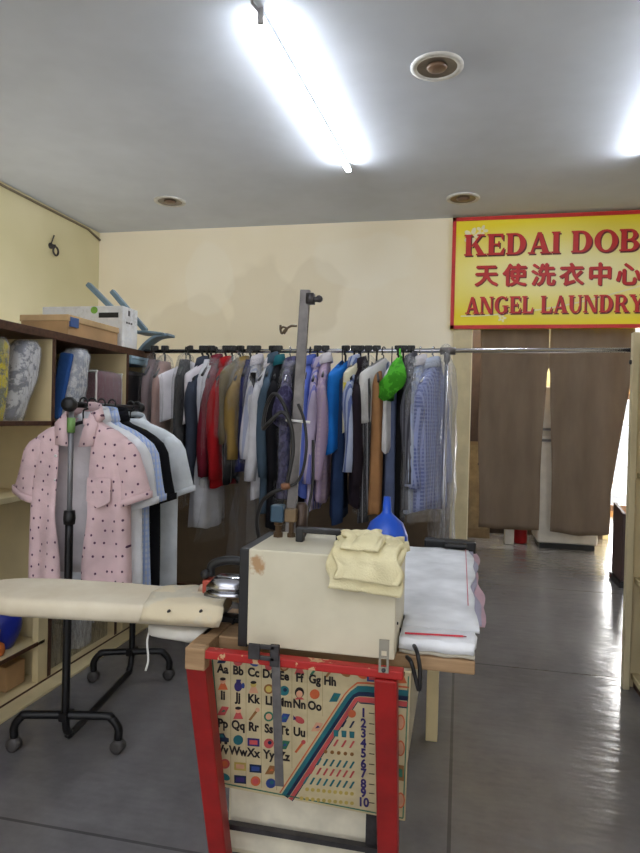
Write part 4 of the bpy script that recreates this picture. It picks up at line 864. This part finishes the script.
PR = [
 (659, [('kite', 2, 0), ('ball', 0, 1), ('fish', 7, 8), ('jug', 0, 8), ('ring', 5, 8), ('doll', 0, 8), ('stick', 9, 6), ('stick', 5, 3), ('fish', 5, 3)]),
 (683.5, [('doll', 3, 8), ('jug', 4, 7), ('doll', 8, 6), ('ring', 5, 6), ('ball', 1, 2), ('face', 10, 8), ('ball', 3, 3), ]),
 (711, [('kite', 0, 9), ('doll', 0, 8), ('stick', 5, 8), ('ring', 9, 8), ('kite', 7, 1), ('fish', 0, 4)]),
 (738, [('car', 2, 1), ('ball', 1, 1), ('rect', 4, 0), ('ball', 0, 2), ('kite', 9, 7), ('stick', 3, 0)]),
 (763.5, [('ring', 0, 3), ('rect', 6, 8), ('rect', 2, 7), ('kite', 5, 3)]),
 (776.5, [('fish', 1, 7), ('rect', 2, 4), ('ring', 3, 0), ('ball', 7, 1)])]
for y0, ps in PR:
    for c_, (k, a, b) in enumerate(ps):
        x = 223+15.3*c_ + (2 if y0 > 760 else 0); pic(x, y0+1.75*c_*(1.25 if y0 > 760 else 1), k, a, b)
pic(335, 697.5, 'kite', 1, 9); pic(317, 727, 'kite', 8, 4); pic(362, 675, 'fish', 3, 0); pic(373, 677, 'rect', 7, 0); pic(402, 677, 'doll', 3, 5)
cols = [3, 2, 1, 0, 5, 1, 0, 1, 6, 6]
for i, y in enumerate(yn):
    n = i+1; spc = 8 if i < 4 else 6.6 if i < 8 else 5.6
    for k in range(n):
        x = 352-k*spc; yy = y+0.5-k*spc*-.0+(-(k*spc)*.10); mb.k = cols[i]
        if i in (2,): poly(mb, [(x-2.6, yy-3), (x+2.6, yy-2.6), (x+2.2, yy+4), (x-2.2, yy+3.6)], o1)
        elif i == 0: disc(mb, x, yy, 4, 4, o1)
        elif i in (4, 8, 9): disc(mb, x, yy, 2, 2, o1, 8)
        else: poly(mb, [(x-3, yy+3.4), (x-1, yy+3.8), (x+3, yy-3), (x+1, yy-3.4)], o1)
mb.k = 3
for y in (722, 748, 800): disc(mb, 400.5, y, 4.5, 8, o1, 16); mb.k = 8; disc(mb, 400.5, y, 3.2, 6.4, o2, 16); mb.k = 3
mb.k = 5; poly(mb, [(397, 764), (404, 765.5), (404, 781), (397, 779.5)], o1); mb.k = 9; poly(mb, [(398.5, 768), (402.5, 769), (402.5, 777), (398.5, 776)], o2)
mb.k = 10
for y in yn: poly(mb, [(369, y-.6), (374.5, y+.1), (374.5, y+.9), (369, y+.2)], o1)
mb.build('pictures', PM, ch)
mb = MB()
for c_ in range(1, 8):
    x = 215.5+15.3*c_
    strip(mb, [(x, 655+1.75*c_), (x, [782, 786, 788, 790, 768, 742, 716][min(c_-1, 6)])], -.25, .25, .0007)
mb.build('grid_lines', plain('chart grid line', (176, 156, 116), .7), ch)

# loose steel bracket tool and strap
tk = thing('steel_strap', 'grey steel strap hanging from a clamp over the alphabet chart', 'metal strap', (-.44, TY0-.02, TZ-.05))
fy = TY0-.006
f2 = lambda px, py, o=0: onY(px, py, fy-o)
MB().bar(f2(275.5, 656), f2(279.5, 786), .020, .003, (1, 0, 0)).build('strap', M['grey_steel'], tk)
mb = MB(); c0 = f2(260, 652)
mb.box(c0+Vector((-.028, -.004, -.018)), c0+Vector((.0, .004, .018))); mb.box(c0+Vector((0, -.004, -.018)), c0+Vector((.036, .004, -.008))); mb.box(c0+Vector((0, -.004, .008)), c0+Vector((.036, .004, .018))); mb.box(c0+Vector((.024, -.004, -.03)), c0+Vector((.046, .006, .02)))
mb.build('clamp', M['dark_steel'], tk, False, .002)

# ------------------------------------------------------------------ steam boiler box
BX0, BX1, BY0, BY1, BZ0, BZ1 = -.496, -.132, 1.45, 1.70, TZ+.004, TZ+.235
bo = thing('steam_boiler', 'cream steam boiler box with black left side on the ironing table', 'boiler', (-.31, 1.55, BZ0))
t = NT('cream enamel with rust'); v = t.coord()
mp = t.new('ShaderNodeMapping'); mp.inputs['Location'].default_value = (.15/.022, 0, -.195/.026); mp.inputs['Scale'].default_value = (1/.022, 0, 1/.026); t.lk(t.new('ShaderNodeTexCoord').outputs['Object'], mp.inputs[0])
ln = t.new('ShaderNodeVectorMath'); ln.operation = 'LENGTH'; t.lk(mp.outputs[0], ln.inputs[0])
dd = t.math('ADD', ln.outputs['Value'], t.math('MULTIPLY', t.math('SUBTRACT', t.noise(v, 60, 4), .5), 2.2))
base = t.ramp(t.noise(v, 9, 3), [(.3, (200, 192, 168)), (.7, (210, 202, 178))])
mbox = t.set(.45, 0, .4, t.mix(t.ramp(dd, [(.5, (.8, .8, .8, 1)), (1.1, (0, 0, 0, 1))]), base, (160, 112, 58)))
sb = .012
mb = MB(); mb.box((BX0+.012, BY0, BZ0), (BX1, BY1, BZ1)); mb.build('housing', mbox, bo, False, .004)
MB().box((BX0-.012, BY0+.004, BZ0-.006), (BX0+.0118, BY1, BZ1-.002)).build('side_panel', M['black_plastic'], bo, False, .002)
for y, z in ((BY0+.05, BZ0+.07), (BY0+.15, BZ0+.13), (BY0+.05, BZ0+.19)):
    MB().lathe((BX1, y, z), [(.004, 0), (.003, .003)], 8, (1, 0, 0)).build('screw', M['dark_steel'], bo, True)
c0 = onY(384, 656, TY0-.012)
mb = MB(); mb.box(c0+Vector((-.011, -.003, -.036)), c0+Vector((-.006, .001, .036)))
mb.box(c0+Vector((.006, -.003, -.036)), c0+Vector((.011, .001, .036)))
for za, zb in ((-.036, -.024), (.012, .036), (-.004, .0)): mb.box(c0+Vector((-.006, -.003, za)), c0+Vector((.006, .001, zb)))
br = mb.build('mounting_bracket', plain('zinc bracket', (158, 152, 138), .4, .6), bo); MB().lathe(c0+Vector((0, -.003, -.03)), [(.005, 0), (.004, .004)], 10, (0, -1, 0)).build('bolt', M['dark_steel'], br, True)
# fittings on the top
zt = BZ1
def fit(px, py, Y): p = onY(px, py, Y); return Vector((p.x, p.y, zt))
p = fit(278, 540, 1.62)
MB().lathe(p, [(.014, 0), (.014, .012), (.009, .015), (.009, .03), (.013, .032), (.013, .042)], 6).build('brass_fitting', plain('tarnished brass', (96, 76, 56), .4, .6), bo)
MB().box(p+Vector((-.018, -.016, .040)), p+Vector((.016, .016, .085))).build('solenoid', plain('blue solenoid', (36, 70, 92), .45), bo, False, .004)
p2 = fit(291, 541, 1.63)
MB().lathe(p2, [(.011, 0), (.011, .01), (.007, .012), (.007, .045)], 8).build('brass_fitting', plain('tarnished brass', (96, 76, 56), .4, .6), bo); MB().box(p2+Vector((-.017, -.014, .04)), p2+Vector((.015, .014, .075))).build('valve_block', plain('brass block', (112, 92, 66), .5, .3), bo, False, .003)
p3 = fit(301, 540, 1.65)
MB().lathe(p3, [(.013, 0), (.016, .01), (.016, .08), (.010, .09)], 14).build('pressure_switch', plain('dark bronze', (70, 56, 48), .4, .5), bo, True)
ha, hb = fit(300, 547, 1.58), fit(340, 549, 1.60)
mb = MB(); mb.box(ha+Vector((-.010, -.012, 0)), ha+Vector((.010, .012, .035))); mb.box(hb+Vector((-.010, -.012, 0)), hb+Vector((.010, .012, .03))); mb.bar(ha+Vector((-.01, 0, .030)), hb+Vector((.012, 0, .026)), .024, .014, (0, 1, 0)); mb.build('carry_handle', M['black_plastic'], bo, False, .003)

# steel hose post with clamp and hooks
PYp = 1.86
hp = thing('hose_post', 'tall grey steel post with clamp and hook behind the boiler', 'post', onY(292, 505, PYp)-Vector((0, 0, .26)))
pa, pb = onY(291, 520, PYp), onY(305.5, 290, PYp); pa = pa + (pa-pb).normalized()*(pa.z-TZ)
MB().bar(pa, pb, .030, .014, (1, 0, 0)).build('post', M['grey_steel'], hp, False, .002)
MB().box(pa+Vector((-.035, -.03, 0)), pa+Vector((.035, .03, .008))).build('base_plate', M['dark_steel'], hp)
pc = onY(312, 299, PYp-.02)
mb = MB(); mb.box(pc+Vector((-.016, -.012, -.014)), pc+Vector((.006, .018, .016))); mb.tube([pc, pc+Vector((.022, 0, -.002))], .008, 8); mb.lathe(pc+Vector((.022, -.006, 0)), [(.01, 0), (.01, .012)], 10, (0, 1, 0)); mb.build('clamp', M['dark_steel'], hp, True, 0)
h0 = onY(297, 326, PYp-.01)
MB().tube(bez([h0, onY(291, 326, PYp-.01), onY(285, 330, PYp-.02), onY(282, 333.5, PYp-.02), onY(280.5, 330, PYp-.02), onY(280.5, 325, PYp-.02)], 4), .0035, 6).build('wire_hook', plain('brown wire', (96, 80, 62), .4, .6), hp, True)
MB().tube(bez([onY(284, 334, PYp-.02), onY(287, 329, PYp-.02), onY(283, 327, PYp-.02), onY(281, 329, PYp-.02)], 4), .003, 6).build('wire_hook', plain('brown wire', (96, 80, 62), .4, .6), hp, True)
tc = onY(297, 421, PYp-.012)
MB().tube([tc+Vector((-.034, 0, .002)), tc+Vector((.0, -.004, 0)), tc+Vector((.04, 0, -.003))], .004, 6).build('cable_tie', M['white_plastic'], hp, True)
# hose looped on the post
hs = thing('steam_hose', 'black steam hose looped on the steel post behind the boiler', 'hose', onY(280, 500, PYp))
Y1 = PYp-.02
pts = [onY(291, 424, Y1), onY(283, 403, Y1), onY(274, 394, Y1-.01), onY(266, 408, Y1), onY(263, 428, Y1), onY(268, 424, Y1-.03), onY(282, 412, Y1-.03), onY(291, 426, Y1-.03), onY(293, 450, Y1-.03), onY(289, 474, Y1-.03), onY(285, 487, Y1-.03), onY(272, 493, Y1-.03), onY(262, 502, Y1-.02), onY(257, 520, Y1-.01), onY(259, 540, Y1)]
MB().tube(bez(pts, 8), .006, 8).build('hose', M['black_plastic'], hs, True)
pts = [onY(298, 404, Y1), onY(304, 420, Y1), onY(306.5, 445, Y1-.02), onY(303, 470, Y1-.02), onY(296, 483, Y1-.02), onY(286, 487, Y1-.03)]
MB().tube(bez(pts, 8), .0045, 8).build('thin_hose', M['black_plastic'], hs, True)
MB().lathe(onY(285.5, 487, Y1-.03)-Vector((.012, 0, 0)), [(.009, 0), (.011, .004), (.011, .02), (.008, .026)], 10, (1, 0, .2)).build('hose_coupling', plain('copper fitting', (122, 84, 60), .45, .5), hs, True)
pts = [onY(313, 440, Y1+.06), onY(313, 480, Y1+.05), onY(309, 505, Y1+.04), onY(305, 527, Y1+.0), onY(303, 540, Y1-.04)]
MB().tube(bez(pts, 8), .0045, 8).build('thin_hose', M['black_plastic'], hs, True)

# ------------------------------------------------------------------ things on the boiler and table
fn = thing('funnel', 'blue plastic funnel standing upside down on the boiler', 'funnel', (-.2, 1.655, zt))
c = fit(386, 546, 1.635); fn.location = c
mfun = plain('blue plastic', (22, 78, 190), .28, 0, .06)
MB().lathe(c, [(.054, 0), (.056, .004), (.054, .022), (.042, .052), (.016, .074), (.0115, .080), (.009, .118), (.0075, .118), (.008, .08), (.036, .05), (.05, .004)], 28, cap=(False, False)).build('cone', mfun, fn, True)
tw = thing('towel', 'pale yellow towel folded over the front corner of the boiler', 'towel', (-.2, 1.45, zt))
mt = NT('yellow terry'); v = mt.coord(); mt.set(.95, 0, .1, mt.ramp(mt.noise(v, 9, 3), [(.3, (216, 204, 160)), (.7, (236, 227, 188))])); mt.bump(mt.noise(v, 260, 2), .5, .004); mtow = mt.m
def drape(mb, xa, xb, yback, hang, lift, th, seed, skew=0, edge_y=BY0, ztop=zt):
    rnd = random.Random(seed); ph = [rnd.random()*6 for _ in range(6)]; nx, ns = 26, 30; rings = []
    top = edge_y; ltot = (yback-top)+hang
    for j in range(nx+1):
        u = j/nx; row = []
        for i in range(ns+1):
            s = ltot*i/ns; x = xa+(xb-xa)*u+skew*(i/ns)+.006*sin(i*.5+ph[5])
            hg = s-(yback-top)
            if hg < 0: y, z = yback-s, ztop+lift; k = min(1, -hg/.03); z -= (1-k)**2*.004
            else: y, z = top-lift-.010*min(1, hg/.02), ztop+lift-hg*(1-.06*sin(u*3+ph[0]))-.002
            wv = .004*sin(u*7+ph[1]+i*.12)+.002*sin(u*15+ph[2]-i*.2)+.003*sin(i*.35+ph[3]+u*3)
            if hg < 0: z += abs(wv)*1.1
            else: y -= abs(wv)*.9
            row.append((x, y, z))
        rings.append(row)
    mb.loft(rings, False, (False, False))
xa, xb = onY(331, 560, BY0-.01).x, onY(403, 570, BY0-.01).x
mb = MB(); drape(mb, xa, xb, 1.56, .082, .009, .012, 3, -.004); mb.build('lower_fold', mtow, tw, True, 0, .018)
mb = MB(); drape(mb, xa+.006, xb-.012, 1.54, .070, .024, .012, 8, .010); mb.build('upper_fold', mtow, tw, True, 0, .016)
mb = MB(); drape(mb, xa+.012, xa+.10, 1.53, .012, .038, .012, 12, .02); mb.build('loose_fold', mtow, tw, True, 0, .012)
# white pressing cloths on the right
def sheet(name, label, x0, x1, y0, y1, z, th, mat, seed, cat='cloth', group='pressing cloths stacked on the table', hem=None):
    o = thing(name, label, cat, ((x0+x1)/2, (y0+y1)/2, z), 0, group); rnd = random.Random(seed); ph = [rnd.random()*6 for _ in range(5)]; rows = []
    for j in range(25):
        v_ = j/24; rows.append([(x0+(x1-x0)*i/16+.003*sin(v_*9+ph[0])*(i == 16)+.002*sin(v_*23+ph[3])*(i >= 15), y0+(y1-y0)*v_, z+th/2+.0018*sin(i*.9+ph[1])*sin(j*.6+ph[2])+.0012) for i in range(17)])
    rows = [[(p[0] if p[1] < 1.715 else x1+(p[0]-x1)*(x1+.4)/(x1-x0), p[1], p[2]) for p in rw] for rw in rows]
    MB().loft(rows, False, (False, False)).build('cloth', mat, o, True, 0, th)
    if hem:
        MB().loft([[(x1-hem[0]+dx, y0+(y1-y0)*(.2+.8*j/24), z+th+.004) for dx in (0, .003)] for j in range(25)], False, (False, False)).build('red_stitching', hem[1], o)
    return o
mwhite = C_('white pressing cloth', (246, 247, 250))
sheet('pressing_cloth', 'cream cloth at the bottom of the stack on the table', -.127, .043, 1.51, 2.66, TZ+.001, .009, C_('cream pressing cloth', (214, 206, 188)), 1)
sheet('pressing_cloth', 'pink cloth showing at the right side of the stack on the table', -.127, .078, 1.72, 2.64, TZ+.012, .008, C_('pink terry', (202, 168, 178)), 2)
sheet('pressing_cloth', 'lilac-grey cloth between the pink and white cloths in the stack', -.127, .066, 1.70, 2.62, TZ+.022, .008, C_('lilac cloth', (176, 172, 192)), 3)
sheet('pressing_cloth', 'large white cloth spread topmost over the table stack', -.127, .055, 1.60, 2.6, TZ+.033, .008, mwhite, 4, hem=(.022, plain('pink stitch', (206, 130, 140), .8)))
sheet('pressing_cloth', 'small white cloth at the front edge of the stack under the red strip', -.127, .048, 1.505, 1.647, TZ+.0115, .026, mwhite, 5)
rp = onZ(407, 634, TZ+.041); rq = onZ(463, 637, TZ+.041)
rd = thing('red_strip', 'thin red strip lying across the white cloth', 'strip', rp)
MB().bar(rp+Vector((-.005, 0, .002)), rq+Vector((0, 0, .002)), .005, .003, (0, 1, 0)).build('strip', plain('red plastic', (196, 20, 48), .4), rd); MB().bar(rq+Vector((0, 0, .002)), rq+Vector((.008, 0, .0015)), .003, .002, (0, 1, 0)).build('tip', plain('dark red', (120, 20, 36), .4), rd)
ir = thing('iron_rest', 'flat black iron rest at the back edge of the white cloths', 'iron rest', (-.05, 2.62, TZ+.045))
MB().box((-.13, 2.63, TZ+.002), (.075, 2.69, TZ+.068)).build('bar', M['black_plastic'], ir, False, .006); MB().box((-.05, 2.585, TZ+.045), (.04, 2.63, TZ+.062)).build('plate', M['black_plastic'], ir, False, .006)
cbk = thing('power_cable', 'black power cable drooping over the right edge of the table', 'cable', onY(410, 660, 1.47))
MB().tube(bez([(BX1, BY0+.13, BZ0+.03), onY(410, 640, 1.55), onY(417, 652, 1.47), onY(420, 672, 1.46), onY(419, 690, 1.46), onY(415, 676, 1.462), onY(411, 662, 1.462), onY(407, 657, 1.49)], 8), .005, 8).build('cable', M['black_plastic'], cbk, True)

# ------------------------------------------------------------------ ironing boards on the left
IZ = .765
ib = thing('ironing_board', 'long padded cream ironing board projecting left from the table', 'ironing board', (-.9, 1.55, IZ))
mpad = NT('cream board cover'); v = mpad.coord(); mpad.set(.9, 0, .15, mpad.ramp(mpad.noise(v, 5, 4), [(.3, (206, 192, 166)), (.7, (222, 212, 190))])); mpad.bump(mpad.noise(v, 14, 3), .2, .01); mpd = mpad.m
def board_ring(zf, g=1.0, n=10):
    xr, xl = -.60, -1.30; ya, yb = 1.475, 1.665; pts = []
    far = [(xr, yb+.0), (-.9, yb+.01), (-1.12, yb-.005)]; near = [(-1.12, 1.425), (-.9, 1.455), (xr, 1.495)]
    nose = [(-1.19-.1*sin(a), 1.535+.105*cos(a)) for a in [pi*k/n for k in range(1, n)]]
    pts = far+nose+near; c_ = Vector((-.95, 1.545, 0))
    return [Vector((c_.x+(x-c_.x)*(1-(1-g)*.15), c_.y+(y-c_.y)*g, zf)) for x, y in pts]
MB().loft([board_ring(IZ-.045, .90), board_ring(IZ-.035, .99), board_ring(IZ-.012, 1.0), board_ring(IZ, .96), board_ring(IZ+.003, .8)]).build('padded_top', mpd, ib, True)
MB().bar((-.93, 1.615, IZ-.058), (-.57, 1.615, IZ-.058), .04, .022, (0, 1, 0)).build('support_arm', M['black_metal'], ib)
MB().box((-.60, 1.60, TZ+.004), (-.55, 1.64, IZ-.05)).build('bracket', M['black_metal'], ib)
ic = thing('board_cloth', 'cream cloth wrapped over the table end of the ironing board', 'cloth', (-.68, 1.55, IZ))
rows = []
for i in range(13):
    s = i/12; x = -.775+.205*s
    rows.append([(x+.01*sin(k), y, z+.003*sin(k*1.7+i)) for k, (y, z) in enumerate(((1.470+.02*s, IZ-.036), (1.468+.02*s, IZ-.02), (1.478+.02*s, IZ+.006), (1.51, IZ+.009), (1.55, IZ+.012), (1.62, IZ+.009), (1.668, IZ+.006), (1.682, IZ-.03)))])
MB().loft(rows, False, (False, False)).build('cloth', C_('stained cream cloth', (226, 216, 192), 'blotch', (216, 202, 172), 6), ic, True, 0, .006)
for px in (169, 201): MB().lathe(onY(px, 611, 1.468), [(.004, -.002), (.003, .006)], 8, (0, -1, 0)).build('tack', M['dark_steel'], ic, True)
sbd = thing('sleeve_board', 'small white sleeve board below the long ironing board', 'sleeve board', (-.7, 1.55, TZ-.02))
def sring(z, g): 
    pts = [(-.60, 1.49), (-.60, 1.60), (-.74, 1.595)] + [(-.755-.03*sin(a), 1.5525+.0425*cos(a)) for a in [pi*k/6 for k in range(1, 6)]] + [(-.74, 1.51)]
    return [Vector((-.69+(x+.69)*g, 1.55+(y-1.55)*g, z)) for x, y in pts]
MB().loft([sring(TZ-.024, .93), sring(TZ-.018, 1), sring(TZ-.002, 1), sring(TZ+.004, .94)]).build('padded_top', C_('white board cover', (224, 220, 210)), sbd, True)
MB().box((-.68, 1.535, TZ-.06), (-.615, 1.57, TZ-.024)).build('bracket', M['dark_steel'], sbd)
MB().tube(bez([(-.775, 1.54, TZ), (-.782, 1.53, TZ-.04), (-.778, 1.53, TZ-.09), (-.785, 1.53, TZ-.12)]), .003, 6).build('tie_string', M['white_plastic'], sbd, True)
# electric iron behind the boards
ipos = onZ(228, 594, IZ+.012)
it = thing('iron', 'chrome steam iron with black handle and red base left of the boiler', 'iron', ipos)
def iring(z, g): return [ipos+Vector((x*g, y*g, z)) for x, y in ((-.05, -.045), (-.05, .045), (.0, .05), (.05, .04), (.085, .0), (.05, -.04), (.0, -.05))]
MB().loft([iring(.0, 1), iring(.012, 1)]).build('soleplate', M['chrome'], it, True)
MB().loft([iring(.013, .92), iring(.03, .9), iring(.048, .6)]).build('body', M['chrome'], it, True)
MB().box(ipos+Vector((-.062, -.03, .004)), ipos+Vector((-.034, .02, .04))).build('red_block', plain('red iron base', (176, 70, 50), .4), it, False, .004)
MB().tube(bez([ipos+Vector((-.05, 0, .045)), ipos+Vector((-.045, 0, .075)), ipos+Vector((0, 0, .09)), ipos+Vector((.045, 0, .085)), ipos+Vector((.055, 0, .045))]), .012, 8).build('handle', M['black_plastic'], it, True)
MB().lathe(ipos+Vector((-.058, -.01, .05)), [(.011, 0), (.013, .006), (.011, .016)], 12, (0, -1, .3)).build('knob', M['black_plastic'], it, True)
pd = thing('iron_pad', 'pale pink curved pad standing behind the ironing board cloth', 'pad', onZ(208, 597, IZ))
pcx = onZ(209, 593, IZ+.012)
MB().loft([[pcx+Vector((dx*k, .004*i, h*k)) for dx, h in ((-.035, 0), (-.028, .018), (-.005, .03), (.02, .036), (.034, .03), (.034, 0))] for i, k in enumerate((.94, 1, 1, .94))]).build('pad', C_('pale pink pad', (216, 190, 170)), pd, True)

# ------------------------------------------------------------------ colour management
S.view_settings.view_transform = 'Standard'; S.view_settings.look = 'None'; S.view_settings.exposure = 0.09
S.cycles.transparent_max_bounces = 32; S.cycles.max_bounces = 8
S.cycles.use_denoising = True
